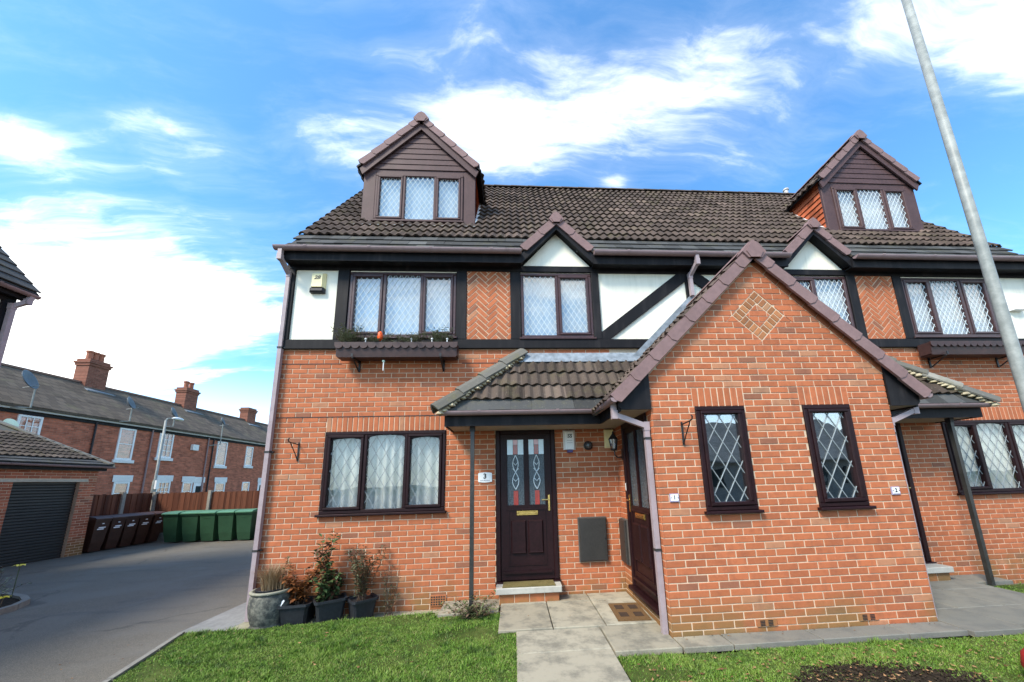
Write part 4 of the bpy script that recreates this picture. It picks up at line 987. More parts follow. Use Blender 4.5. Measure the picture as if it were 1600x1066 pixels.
def plant(name, loc, label, cat, stems, leaf_m, leaf, n_leaf, droop=.3, group=None, stem_m=None, leaf_w=.5, start=.15, srad=.005):
    """stems: list of (dx,dy,height); leaves sit in small clusters along each stem"""
    rt = thing(name, loc, label, cat, group); L = Vector(loc); q = MB(); VV = []; FF = []; rr = random.Random(hash(label) % 9999 if False else len(label) * 31 + int(loc[0] * 100))
    for dx, dy, h in stems:
        pts = []; ph = rr.uniform(0, 6); am = rr.uniform(.01, .035)
        ox, oy = rr.uniform(-.05, .05), rr.uniform(-.05, .05)
        for i in range(7):
            t = i / 6; pts.append(L + Vector((ox + dx * t ** 1.3 + am * math.sin(ph + t * 5), oy + dy * t ** 1.3 + am * math.cos(ph + t * 4), h * t)))
        q.tube(pts, [srad * (1 - .7 * i / 6) for i in range(7)], 5)
        for k in range(n_leaf):
            t = start + (1 - start) * (k + rr.random()) / n_leaf; i = min(5, int(t * 6)); p = pts[i].lerp(pts[i + 1], t * 6 - i)
            a = rr.uniform(0, 6.28); el = rr.uniform(-droop, .8); l = leaf * rr.uniform(.55, 1.3); w = l * leaf_w; d = Vector((math.cos(a) * math.cos(el), math.sin(a) * math.cos(el), math.sin(el))); sd = d.cross(Vector((0, 0, 1))).normalized(); up = sd.cross(d)
            st = p + d * l * .18; o = len(VV)
            for u_, v_, h_ in ((0, 0, 0), (.45, -.5, .10), (1, 0, -.08), (.45, .5, .10), (.5, 0, -.03)): VV.append(tuple(st + d * l * u_ + sd * w * v_ + up * l * h_))
            FF += [(o, o + 1, o + 4), (o + 1, o + 2, o + 4), (o + 2, o + 3, o + 4), (o + 3, o, o + 4)]
    s_ = q.build('stems', stem_m or M_STEM, rt); tag(s_, None, kind='stuff')
    o = link('foliage', fast_mesh('foliage', np.array(VV) - np.array(loc), FF, leaf_m), loc, rt); tag(o, None, kind='stuff'); return rt
def rstems(n, sp, h, seed=1, bias=(0, 0)):
    rr = random.Random(seed); return [(bias[0] + rr.uniform(-sp, sp), bias[1] + rr.uniform(-sp * .6, sp * .6), h * rr.uniform(.45, 1.0)) for _ in range(n)]
def straws(name, loc, label, cat, n, sp, h, m_, w=.006, seed=3, group=None, parent_only=None):
    rr = random.Random(seed); VV = []; FF = []
    for _ in range(n):
        a = rr.uniform(0, 6.28); r0 = rr.uniform(0, .09); hh = h * rr.uniform(.5, 1.05); s_ = sp * rr.uniform(.2, 1.0); b = Vector((r0 * math.cos(a), r0 * math.sin(a), 0)); a2 = a + rr.uniform(-.8, .8); o = len(VV); wx_ = Vector((-math.sin(a2), math.cos(a2), 0)) * w * rr.uniform(.4, 1)
        for t in (0, .4, .75, 1.0):
            p = b + Vector((math.cos(a2) * s_ * t ** 2, math.sin(a2) * s_ * t ** 2, hh * (t - .22 * t ** 3))); VV += [tuple(p - wx_ * (1.05 - t)), tuple(p + wx_ * (1.05 - t))]
        for k in range(3): FF.append((o + 2 * k, o + 2 * k + 1, o + 2 * k + 3, o + 2 * k + 2))
    ob = link(name, fast_mesh(name, VV, FF, m_), loc); return tag(ob, label, cat, group)
# pots
def stone(gg, pos):
    n = gg.noise(pos, 14, 7, .68); n2 = gg.noise(pos, 45, 5, .7); c = gg.mix(gg.ramp(n, .38, .68), (.050, .052, .048), (.190, .185, .150)); c = gg.mix(gg.math('MULTIPLY', gg.ramp(n2, .55, .75), .4), c, (.24, .23, .19))
    return pbsdf(gg, c, .85, .25, n2, .6, .006)
M_STONE = mat('weathered_stone', stone); M_BPOT = simple('black_plastic_pot', (.018, .020, .024), .5, .3, 40, .4)
pt = thing('stone_pot', (.425, -.245, -.165), 'squat weathered grey stone pot at the house corner', 'pot')
q = MB(); q.lathe([(.165, 0), (.202, .01), (.202, .035), (.178, .05), (.192, .07), (.220, .16), (.234, .27), (.228, .37), (.212, .412)], (.425, -.245, -.165), 32); q.build('bowl', M_STONE, pt, smooth=True)
q = MB(); q.lathe([(.209, .412), (.231, .419), (.235, .438), (.221, .448), (.194, .444), (.188, .39)], (.425, -.245, -.165), 32); q.build('rim', simple('lichened_rim', (.26, .25, .19), .9, .25, 20, .2), pt, smooth=True)
MB().lathe([(.19, .0), (.02, .012)], (.425, -.245, .235), 20).build('soil', M_SOIL, pt)
MB().lathe([(.165, .0), (.180, .05), (.178, .052), (.12, .03)], (.425, -.245, .245), 20).build('inner_pot', M_BPOT, pt)
straws('ornamental_grass', (.40, -.245, .25), 'tuft of dry straw-coloured ornamental grass in the stone pot', 'grass tuft', 520, .26, .45, M_STRAW, .0055)
plant('potted_conifer', (.54, -.22, .23), 'thin dark upright sprig beside the dry grass in the stone pot', 'plant', [(0.0, 0, .42), (.01, .01, .36)], M_GLEAF, .035, 60, .2)
straws('bunched_grass', (.54, -.27, .24), 'sheaf of dry stalks bound upright in the stone pot', 'grass tuft', 60, .05, .26, M_STRAW, .004, 8)
def square_pot(loc, wt, wb, h, rz, label):
    rt = thing('plant_pot', loc, label, 'pot', 'black pots in front of the wall'); M_ = Matrix.Translation(loc) @ Matrix.Rotation(rz, 4, 'Z'); t, b_ = wt / 2, wb / 2
    q = MB(M_); c = .18
    def ring(s, z): return [(s * (1 - c), -s, z), (s, -s * (1 - c), z), (s, s * (1 - c), z), (s * (1 - c), s, z), (-s * (1 - c), s, z), (-s, s * (1 - c), z), (-s, -s * (1 - c), z), (-s * (1 - c), -s, z)]
    def loft(q, rs):
        v = sum((ring(s, z) for s, z in rs), []); q.add(v, [(i * 8 + k, i * 8 + (k + 1) % 8, (i + 1) * 8 + (k + 1) % 8, (i + 1) * 8 + k) for i in range(len(rs) - 1) for k in range(8)] + [tuple(range(8))[::-1]])
    loft(q, [(b_, 0), (t - .012, h - .035)]); q.build('tub', M_BPOT, rt)
    q = MB(M_); loft(q, [(t - .004, h - .034), (t + .008, h - .030), (t + .008, h), (t - .010, h), (t - .020, h - .03)]); q.build('rim', M_BPOT, rt)
    q = MB(M_); q.add(ring(t - .014, h - .040), [tuple(range(8))]); q.build('soil', M_SOIL, rt); return rt
square_pot((.745, -.20, -.163), .37, .27, .27, .12, 'black square pot next to the stone pot, holding rusty leaves')
square_pot((1.130, -.20, -.163), .355, .265, .30, .55, 'black square pot with the tallest leafy plant, under the window')
square_pot((1.525, -.17, -.163), .31, .215, .27, .70, 'black square pot with twiggy grey-green sprigs, farthest from the stone pot')
plant('dead_shrub', (.745, -.20, .07), 'shrub with dry rust-brown leaves in the first black pot', 'shrub', rstems(15, .24, .50, 4), M_OLEAF, .060, 48, .5, leaf_w=.65)
plant('leafy_shrub', (1.10, -.20, .09), 'tall shrub with dark glossy green leaves in a black pot', 'shrub', rstems(7, .12, .95, 12, (-.06, 0)) + rstems(14, .22, .36, 6), M_GLEAF, .075, 44, .6, leaf_w=.62)
plant('twiggy_shrub', (1.525, -.18, .06), 'twiggy grey-green rosemary-like shrub in a black pot', 'shrub', rstems(20, .24, .72, 21), M_ROSE, .055, 64, .1, leaf_w=.32)
plant('straggling_shrub', (1.86, -.13, -.15), 'sparse straggling stems rising from the foot of the wall', 'shrub', rstems(8, .22, .62, 17), M_ROSE, .048, 26, .1, leaf_w=.35)
MB().add([(.62, -.36, .09), (.645, -.37, .09), (.69, -.35, .155), (.66, -.335, .16)], [(0, 1, 2, 3)]).prism([(.655, -.335, .158), (.688, -.348, .153), (.702, -.335, .140), (.68, -.325, .135)], (.0, .002, .004)); 
q = MB(); q.prism([(.60, -.37, .10), (.625, -.375, .10), (.655, -.36, .155), (.64, -.355, .17), (.62, -.36, .15)], (.002, .006, 0)); tag(q.build('plant_label', M_WHITE), 'curled white plant tag in the rusty shrub\'s pot', 'plant tag')
plant('weed_clump', (3.02, -.60, -.12), 'straggly clump of weeds at the foot of the canopy post', 'weeds', rstems(40, .34, .30, 31), M_WEED, .055, 16, .5, leaf_w=.45, srad=.003)
for i, (x, y, z) in enumerate(((10.5, -.75, -.09),)): plant('weed_clump', (x, y, z), 'small tuft of weeds on the grass strip beyond the porch', 'weeds', rstems(8, .15, .14, 5), M_WEED, .035, 8, .4)
# window boxes
def window_box(x0, label, full):
    w = 1.78; rt = thing('window_box', (x0 + w / 2, -.15, 3.385), label, 'window box')
    q = MB(); y0, y1 = -.275, -.075; zb, zt = 3.395, 3.610
    q.prism([(x0 + .03, y0 + .03, zb), (x0 + w - .03, y0 + .03, zb), (x0 + w, y0, zt), (x0, y0, zt)], (0, .018, 0)); q.box(x0 + .02, x0 + w - .02, y1 - .018, y1, zb, zt); q.box(x0 + .03, x0 + w - .03, y0 + .048, y1 - .019, zb, zb + .018)
    for s in (x0 + .012, x0 + w - .030): q.box(s, s + .018, y0 + .030, y1 - .019, zb + .019, zt)
    q.build('trough', M_BEAMW, rt)
    n = 15; s = w / n
    for i in range(n):
        c = x0 + s * (i + .5); pts = [(c + s * .5 * math.cos(t), y0 - .010 + .0, zt - .035 + .055 * math.sin(t)) for t in np.linspace(math.pi, 2 * math.pi, 9)] + [(c + s * .5, y0 - .010, zt + .006), (c - s * .5, y0 - .010, zt + .006)]
        MB().prism(pts, (0, .012, 0)).build('scallop', M_BEAMW, rt)
    for bx in (x0 + .26, x0 + w - .25):
        q = MB(); q.bar((bx, -.012, 3.52), (bx, -.012, 3.24), .03, .012, (0, 1, 0)); q.bar((bx, -.02, 3.386), (bx, -.26, 3.386), .025, .012); q.bar((bx, -.25, 3.378), (bx, -.03, 3.25), .022, .012); q.bar((bx, y0 - .006, 3.39), (bx, y0 - .006, 3.44), .03, .010, (0, 1, 0)); q.build('bracket', M_IRON, rt)
    MB().box(x0 + .04, x0 + w - .04, y0 + .05, y1 - .02, zt - .05, zt - .03).build('soil', M_SOIL, rt)
window_box(.945, 'dark wooden window box with scalloped edge, filled with grey-green plants', True)
window_box(mx(.945 + 1.78), 'bare dark wooden window box under the three-light window beyond the porch', False)
plant('lavender', (1.10, -.17, 3.57), 'feathery lavender clump at the corner end of the planted window box', 'plant', rstems(44, .22, .34, 2), M_LAV, .055, 26, .0, leaf_w=.25, srad=.002)
plant('lavender', (1.55, -.17, 3.57), 'low grey-green plants in the middle of the planted window box', 'plant', rstems(44, .26, .19, 8), M_LAV, .050, 18, .0, leaf_w=.3, srad=.002)
plant('lavender', (2.02, -.17, 3.57), 'low leafy sprigs by the middle light of the planted window box', 'plant', rstems(44, .26, .21, 9), M_LAV, .050, 18, .0, leaf_w=.3, srad=.002)
plant('lavender', (2.42, -.17, 3.57), 'bushy grey-green clump at the herringbone end of the planted window box', 'plant', rstems(44, .22, .30, 10), M_LAV, .055, 22, .0, leaf_w=.25, srad=.002)
rt = thing('poppy', (1.60, -.235, 3.58), 'orange artificial poppy standing in the planted window box', 'flower'); q = MB(); q.tube([(1.60, -.235, 3.58), (1.595, -.24, 3.66)], .006, 5); q.build('stem', M_WHITE, rt)
q = MB(); q.lathe([(.008, 0), (.035, .03), (.043, .07), (.030, .125), (.012, .15)], (1.575, -.245, 3.645), 10); q.build('petals', simple('orange_petal', (.85, .10, .01), .5, .15), rt, smooth=True)
for x, nm in ((1.375, 'white globe stake light in the window box, nearest the lavender'), (2.04, 'white globe stake light in the middle of the window box'), (2.34, 'white globe stake light in the window box, third along'), (2.565, 'white globe stake light at the herringbone end of the window box')):
    rt = thing('stake_light', (x, -.255, 3.57), nm, 'garden light', 'stake lights in the window box'); MB().tube([(x, -.255, 3.57), (x, -.26, 3.655)], .008, 6).build('stake', M_WHITE, rt); MB().lathe([(.006, 0), (.017, .008), (.018, .02), (.006, .032)], (x, -.26, 3.655), 8).build('globe', M_WHITE, rt)
rt = thing('wind_chime', (1.63, -.20, 3.22), 'white rod with pale ball hanging under the window box', 'ornament'); MB().tube([(1.63, -.20, 3.20), (1.63, -.20, 3.325)], .008, 6).build('rod', M_WHITE, rt); MB().lathe([(.006, 0), (.02, .012), (.02, .026), (.006, .038)], (1.63, -.20, 3.325), 8).build('ball', simple('pale_green_plastic', (.45, .65, .58), .3, .1), rt); MB().tube([(1.63, -.20, 3.36), (1.63, -.20, 3.395)], .002, 4).build('cord', M_INK, rt)
# ------------------------------------------------------------------ things on the house
def hook_bracket(x, y, z, label):
    rt = thing('hanging_bracket', (x, y, z - .22), label, 'bracket'); q = MB(); q.bar((x, y - .008, z - .24), (x, y - .008, z + .03), .018, .010, (0, 1, 0)); q.build('back_bar', M_IRON, rt)
    q = MB(); q.tube([(x, y - .01, z), (x, y - .20, z + .01), (x, y - .25, z + .02), (x, y - .26, z + .05), (x, y - .24, z + .065)], .008, 6); q.build('arm', M_IRON, rt)
    q = MB(); q.tube([(x, y - .012, z - .22), (x, y - .08, z - .13), (x, y - .20, z)], .007, 6); q.build('brace', M_IRON, rt)
hook_bracket(.43, 0, 2.15, 'empty black iron hanging basket bracket between downpipe and window')
hook_bracket(5.44, -GD, 2.12, 'empty black iron hanging basket bracket on the porch wall')
def alarm(name, x0, x1, z0, z1, y, d, m_, label, cut=.03):
    rt = thing(name, ((x0 + x1) / 2, y, z0), label, 'alarm box'); q = MB()
    q.prism([(x0, y - .001, z0), (x1, y - .001, z0), (x1, y - .001, z1), (x0, y - .001, z1)][::-1], (0, -.02, 0)); q.add([(x0, y - .0215, z0), (x1, y - .0215, z0), (x1, y - .0215, z1), (x0, y - .0215, z1), (x0 + cut, y - d, z0 + .005), (x1 - cut, y - d, z0 + .005), (x1 - cut, y - d, z1 - cut), (x0 + cut, y - d, z1 - cut)], [(4, 5, 6, 7), (0, 1, 5, 4), (1, 2, 6, 5), (2, 3, 7, 6), (3, 0, 4, 7), (0, 3, 2, 1)])
    q.build('cover', m_, rt); return rt
def face_text(x, y, z): return Matrix.Translation((x, y, z)) @ Matrix.Rotation(R(90), 4, 'X')
a = alarm('alarm_box', .385, .60, 4.615, 4.875, -.0105, .075, M_CREAM, 'cream alarm box with dark strobe at the corner of the first floor')
text_mesh('logo', '2B', .085, M_INK, face_text(.492, -.0865, 4.775), a, .35); MB().bbox(.385, .60, -.085, -.012, 4.535, 4.612, .02).build('strobe', M_INK, a)
a = alarm('alarm_box', mx(.71), mx(.44), 4.28, 4.61, -.0105, .09, M_WHITE, 'white alarm box on the cream panel at the far end of the first floor')
a = alarm('alarm_box', 4.29, 4.475, 1.985, 2.285, -.002, .06, M_WHITE, 'white alarm box with purple strobe beside the front door')
text_mesh('logo', 'SS', .075, M_INK, face_text(4.385, -.0635, 2.19), a, .1); MB().box(4.345, 4.425, -.055, -.003, 1.945, 1.984).build('strobe', M_PURPLE, a)
for k in range(2): MB().box(4.34, 4.425, -.0636, -.0622, 2.12 - k * .035, 2.128 - k * .035).build('print_line', simple('grey_print', (.45, .45, .48), .5, .05), a)
a = thing('bulkhead_lamp', (4.67, -.002, 2.0), 'round dark bulkhead lamp with glass dome beside the white alarm box', 'lamp'); Mx = Matrix.Translation((4.67, -.002, 2.045)) @ Matrix.Rotation(R(90), 4, 'X')
q = MB(Mx); q.lathe([(.068, 0), (.070, .02), (.055, .03)], n=20); q.build('base', M_IRON, a); q = MB(Mx); q.lathe([(.052, .0302), (.048, .055), (.030, .075), (.008, .082)], n=18); q.build('dome', simple('clear_dome', (.06, .065, .07), .08, .2, 20, .8), a, smooth=True)
a = alarm('junction_box', 4.925, 5.075, 2.0, 2.285, -.002, .05, M_CREAM, 'cream box in the porch corner behind the lantern', .015)
a = thing('wall_lantern', (4.99, -.33, 1.86), 'black carriage lantern on the porch side wall', 'lantern')
q = MB(); q.bar((5.095, -.33, 1.80), (5.095, -.33, 1.96), .05, .018, (1, 0, 0)); q.tube([(5.09, -.33, 1.84), (5.03, -.33, 1.83), (4.985, -.33, 1.87), (4.98, -.33, 1.93)], .010, 6); q.build('bracket', M_IRON, a)
q = MB(); q.lathe([(.02, 0), (.045, .012), (.05, .03)], (4.975, -.33, 1.93), 8); q.lathe([(.075, .165), (.05, .20), (.025, .235), (.012, .25), (.014, .27), (.003, .285)], (4.975, -.33, 1.93), 8); q.build('hood', M_IRON, a)
q = MB(); 
for k in range(6): t = k * math.pi / 3; q.bar((4.975 + .042 * math.cos(t), -.33 + .042 * math.sin(t), 1.96), (4.975 + .064 * math.cos(t), -.33 + .064 * math.sin(t), 2.095), .007, .007)
q.build('cage', M_IRON, a); q = MB(); q.lathe([(.040, .031), (.060, .164)], (4.975, -.33, 1.93), 8); q.build('pane', M_GLASSD, a); MB().lathe([(.012, .031), (.018, .08), (.008, .12)], (4.975, -.33, 1.93), 8).build('bulb', M_WHITE, a)
MB(SL).bbox(.395, .425, -.02, -.001, 1.36, 1.47, .004); q = MB(SL); q.bbox(.385, .415, -.022, -.001, 1.37, 1.475, .004); tag(q.build('doorbell', M_WHITE), 'slim pale doorbell push beside the porch side door', 'doorbell')
def meter(M_, w, h, label):
    rt = thing('meter_box', tuple(M_ @ Vector((w / 2, 0, 0))), label, 'meter box'); q = MB(M_); q.box(0, w, -.022, -.001, 0, h); q.build('frame', simple('meter_frame', (.10, .09, .08), .5, .2), rt); q = MB(M_); q.bbox(.012, w - .006, -.055, -.0225, .008, h - .012, .012); q.build('door', M_BOX, rt)
    q = MB(M_); q.lathe([(.010, 0), (.010, .01)], (0, 0, 0), 8) if False else q.box(w - .045, w - .025, -.060, -.0555, h * .5, h * .53); q.build('latch', M_IRON, rt)
meter(FRONT(4.452, -.002, .385), .42, .615, 'dark brown meter box on the wall beside the front door'); meter(frame_matrix((XG, -.03, .375), (0, -1, 0), (1, 0, 0)), .29, .60, 'dark brown meter box on the porch side wall by the side door')
a = thing('house_plaque', (3.11, -.003, 1.53), 'white oval-edged house plaque with the digit three', 'plaque'); pts = [(3.012 + .2 * t, 1.548 - .012 * math.sin(math.pi * t)) for t in np.linspace(0, 1, 9)] + [(3.212 - .2 * t, 1.672 + .012 * math.sin(math.pi * t)) for t in np.linspace(0, 1, 9)]
MB().prism([(x, -.012, z) for x, z in pts], (0, .010, 0)).build('plate', M_WHITE, a); text_mesh('digit', '3', .10, M_INK, face_text(3.11, -.0135, 1.625), a); text_mesh('lettering', 'lane Mansion', .027, simple('grey_print', (.45, .45, .48), .5, .05), face_text(3.11, -.0135, 1.567), a)
for x, nm, dg in ((5.27, 'small white number plaque on the porch wall near the downpipe', '1'), (mx(5.27), 'small white number plaque on the porch wall near its far edge', '2')):
    a = thing('number_plaque', (x, -GD - .003, 1.27), nm, 'plaque'); MB().bbox(x - .052, x + .052, -GD - .012, -GD - .002, 1.272, 1.362, .003).build('backing', simple('violet_plaque_edge', (.30, .27, .38), .5, .1), a); MB().bbox(x - .043, x + .043, -GD - .015, -GD - .0125, 1.285, 1.352, .002).build('plate', M_WHITE, a)
    text_mesh('digit', dg, .06, M_INK, face_text(x, -GD - .016, 1.32), a)
    for s in (-1, 1): MB(Matrix.Translation((x + s * .036, -GD - .015, 1.318)) @ Matrix.Rotation(R(90), 4, 'X')).lathe([(.006, 0), (.005, .003)], n=8).build('screw', M_INK, a)
def coir(gg, pos):
    n = gg.noise(pos, 180, 3, .7); return pbsdf(gg, gg.mix(gg.ramp(n, .3, .7), (.10, .055, .025), (.24, .14, .065)), .95, .1, n, .9, .01)
M_COIR = mat('coir', coir)
Mm = Matrix.Translation((4.88, -.79, -.034)) @ Matrix.Rotation(R(-3), 4, 'Z'); a = thing('doormat', (4.88, -.79, -.034), 'brown coir doormat with dark squares outside the porch side door', 'doormat')
q = MB(Mm); q.prism([(-.185, -.27, 0), (.185, -.27, 0), (.185, .27, 0), (-.185, .27, 0)], (0, 0, .018)); q.build('pile', M_COIR, a)
for i, (x, y) in enumerate(((-.085, -.12), (.085, -.12), (-.085, .12), (.085, .12))): q = MB(Mm); q.prism([(x - .05, y - .065, .0182), (x + .05, y - .065, .0182), (x + .05, y + .065, .0182), (x - .05, y + .065, .0182)], (0, 0, .003)); q.build('dark_square', simple('dark_coir', (.045, .025, .014), .95, .3, 80), a)
q = MB(); q.prism([(3.36, -.265, .157), (4.07, -.265, .157), (4.06, -.03, .157), (3.37, -.03, .157)], (0, 0, .014)); tag(q.build('step_mat', simple('olive_coir', (.15, .12, .05), .95, .3, 60, .1, bs=.8, dirt=(.10, .13, .03))), 'olive-brown mat lying on the front door step', 'doormat')
# ------------------------------------------------------------------ street lamp posts
def galv(gg, pos):
    n = gg.noise(pos, 7, 6, .65); return pbsdf(gg, gg.mix(gg.ramp(n, .35, .7), (.20, .215, .20), (.31, .325, .30)), .5, .4, gg.noise(pos, 90, 3), .15, .003)
M_GALV = mat('galvanised_steel', galv)
a = thing('street_lamp', (9.02, -2.0, -.1), 'tall grey steel lamp post standing close to the house', 'street lamp')
q = MB(); q.lathe([(.078, -.2), (.078, 1.25), (.056, 1.36), (.050, 4.0), (.042, 8.6)], (9.02, -2.0, -.1), 20); q.build('column', M_GALV, a, smooth=True)
q = MB(); q.tube([(9.02, -2.0, 8.45), (9.01, -2.15, 8.62), (8.99, -2.6, 8.72)], .035, 8); q.build('arm', M_GALV, a); q = MB(); q.bbox(8.88, 9.10, -3.15, -2.55, 8.66, 8.80, .03); q.build('lamp_head', M_GALV, a)
MB(Matrix.Translation((8.985, -2.0, 2.13)) @ Matrix.Rotation(R(32), 4, 'Z')).box(-.062, .062, -.066, -.060, 0, .13).build('number_plate', M_WHITE, a)
text_mesh('digit', '1', .13, M_INK, Matrix.Translation((8.985, -2.0, 2.13)) @ Matrix.Rotation(R(32), 4, 'Z') @ Matrix.Translation((.0, -.068, .065)) @ Matrix.Rotation(R(90), 4, 'X'), a)
a = thing('street_lamp', (-13.0, 12.35, -.3), 'distant grey street lamp with drooping head in front of the terrace', 'street lamp')
q = MB(); q.lathe([(.09, 0), (.09, 2.3), (.055, 2.4), (.045, 5.15)], (-13.0, 12.35, -.3), 12); q.build('column', M_GALV, a, smooth=True); q = MB(); q.tube([(-13.0, 12.35, 4.84), (-12.98, 12.4, 4.96), (-12.9, 12.62, 5.0)], .035, 6); q.build('arm', M_GALV, a)
q = MB(Matrix.Translation((-12.86, 12.78, 5.0)) @ Matrix.Rotation(R(22), 4, 'Z')); q.lathe([(.02, -.09), (.14, -.05), (.16, .0), (.10, .06), (.02, .08)], n=10); q.v = [((p[0] + 12.86) * .8 - 12.86, (p[1] - 12.78) * 1.9 + 12.78, p[2]) for p in q.v]; q.build('lamp_head', M_LEADW, a, smooth=True)
q = MB(); q.box(-12.93, -12.86, 12.27, 12.42, 1.65, 2.05); q.build('sign_plate', M_WHITE, a)
# the red rounded thing cut by the picture's edge
rt = thing('red_object', (7.585, -2.62, -.09), 'round red thing on the lawn, cut off by the corner of the frame', 'garden object'); q = MB(); q.lathe([(.10, 0), (.15, .03), (.185, .12), (.17, .21), (.12, .27), (.03, .30)], (7.585, -2.62, -.09), 24); q.build('body', simple('red_gloss', (.30, .010, .012), .6, .2, 10, .5), rt, smooth=True)
# ------------------------------------------------------------------ wheelie bins
M_GBIN = simple('green_bin_plastic', (.022, .070, .034), .5, .2, 30, .4, dirt=(.035, .065, .04)); M_GLID = simple('green_bin_lid', (.075, .190, .105), .45, .2, 30, .4)
M_BBIN = simple('brown_bin_plastic', (.050, .022, .014), .5, .25, 30, .4); M_BLID = simple('brown_bin_lid', (.075, .040, .032), .5, .25, 30, .4)
def bin_parts(body_m, lid_m, sticker, k_=1.0):
    """one bin at the origin, front towards -y"""
    rt = link('wheelie_bin', None); q = MB()
    def rg(z, w, y0, y1):
        w *= k_; return [(-w, y0, z), (w, y0, z), (w, y1, z), (-w, y1, z)]
    rs = [rg(.04, .205, -.21, .20), rg(.30, .232, -.265, .24), rg(.90, .268, -.335, .285), rg(.90, .288, -.355, .305), rg(.955, .290, -.357, .307)]
    q.add(sum(rs, []), [(i * 4 + k, i * 4 + (k + 1) % 4, i * 4 + 4 + (k + 1) % 4, i * 4 + 4 + k) for i in range(4) for k in range(4)] + [(3, 2, 1, 0), (16, 17, 18, 19)]); q.build('body', body_m, rt)
    q = MB(); n = 7; pr = [(-.385, .955), (-.387, .985), (-.33, 1.02), (-.15, 1.048), (.08, 1.055), (.25, 1.03), (.315, .985), (.315, .957)]
    q.prism([(-.298 * k_, y, z) for y, z in pr], (.596 * k_, 0, 0)); q.build('lid', lid_m, rt)
    q = MB(); q.tube([(-.23 * k_, .36, .96), (.23 * k_, .36, .96)], .016, 6); q.bar((-.2 * k_, .30, .93), (-.2 * k_, .36, .96), .03, .03); q.bar((.2 * k_, .30, .93), (.2 * k_, .36, .96), .03, .03); q.build('handle', body_m, rt)
    q = MB(); q.bbox(-.12, .12, -.318, -.300, .62, .80, .01) if False else q.box(-.10, .10, -.329, -.315, .80, .815); q.build('moulded_rib', body_m, rt)
    for s in (-1, 1): MB(Matrix.Translation((s * .225 * k_, .24, .10)) @ Matrix.Rotation(R(90), 4, 'Y')).lathe([(.03, -.03), (.10, -.025), (.10, .025), (.03, .03)], n=14).build('wheel', M_INK, rt)
    if sticker:
        for x0, x1, z0, z1 in ((-.075, .085, .705, .735), (-.105, .05, .66, .69), (-.012, .03, .82, .845)): MB(Matrix.Translation((0, -.318, 0)) @ Matrix.Rotation(R(-0), 4, 'X')).box(x0, x1, -.014 - (z0 - .66) * .10, -.004, z0, z1).build('white_lettering', M_WHITE, rt)
    return rt
def place_copy(src, loc, rz, label, cat, group):
    r = src.copy(); COL.objects.link(r); r.location = loc; r.rotation_euler = (0, 0, rz); tag(r, label, cat, group)
    for ch in src.children: c = ch.copy(); COL.objects.link(c); c.parent = r
    return r
def bins(src, spots, labels, group):
    for i, ((x, y, rz), lb) in enumerate(zip(spots, labels)):
        if i == 0: src.location = (x, y, -.205); src.rotation_euler = (0, 0, rz); tag(src, lb, 'wheelie bin', group)
        else: place_copy(src, (x, y, -.205), rz, lb, 'wheelie bin', group)
bins(bin_parts(M_GBIN, M_GLID, False, .93), [(-8.18 + .60 * i, 8.30 - .015 * i, R(random.uniform(-4, 4))) for i in range(5)], ['green wheelie bin nearest the brown bins', 'second green wheelie bin from the brown bins', 'middle one of the five green wheelie bins', 'fourth green wheelie bin from the brown bins', 'green wheelie bin nearest the house, its side showing'], 'green bins along the back fence')
bins(bin_parts(M_BBIN, M_BLID, True, .66), [(-9.32 + .01 * i, 6.74 + .425 * i, R(90 - 6 + random.uniform(-3, 3))) for i in range(5)], ['brown wheelie bin touching the garage pier', 'second brown wheelie bin from the garage', 'middle one of the five brown wheelie bins', 'fourth brown wheelie bin from the garage', 'brown wheelie bin in the fence corner next to the green bins'], 'brown bins beside the garage')
a = thing('planter_trough', (-4.95, 8.2, -.205), 'low black planter trough beside the green bins', 'planter'); q = MB(); q.bbox(-5.42, -4.45, 8.0, 8.45, -.205, .12, .01); q.build('tub', M_BPOT, a)
plant('trough_shrub', (-5.15, 8.2, .10), 'straggly yellow-green plant in the black trough', 'shrub', rstems(14, .28, .85, 14), M_WEED, .07, 16, .4, srad=.006)
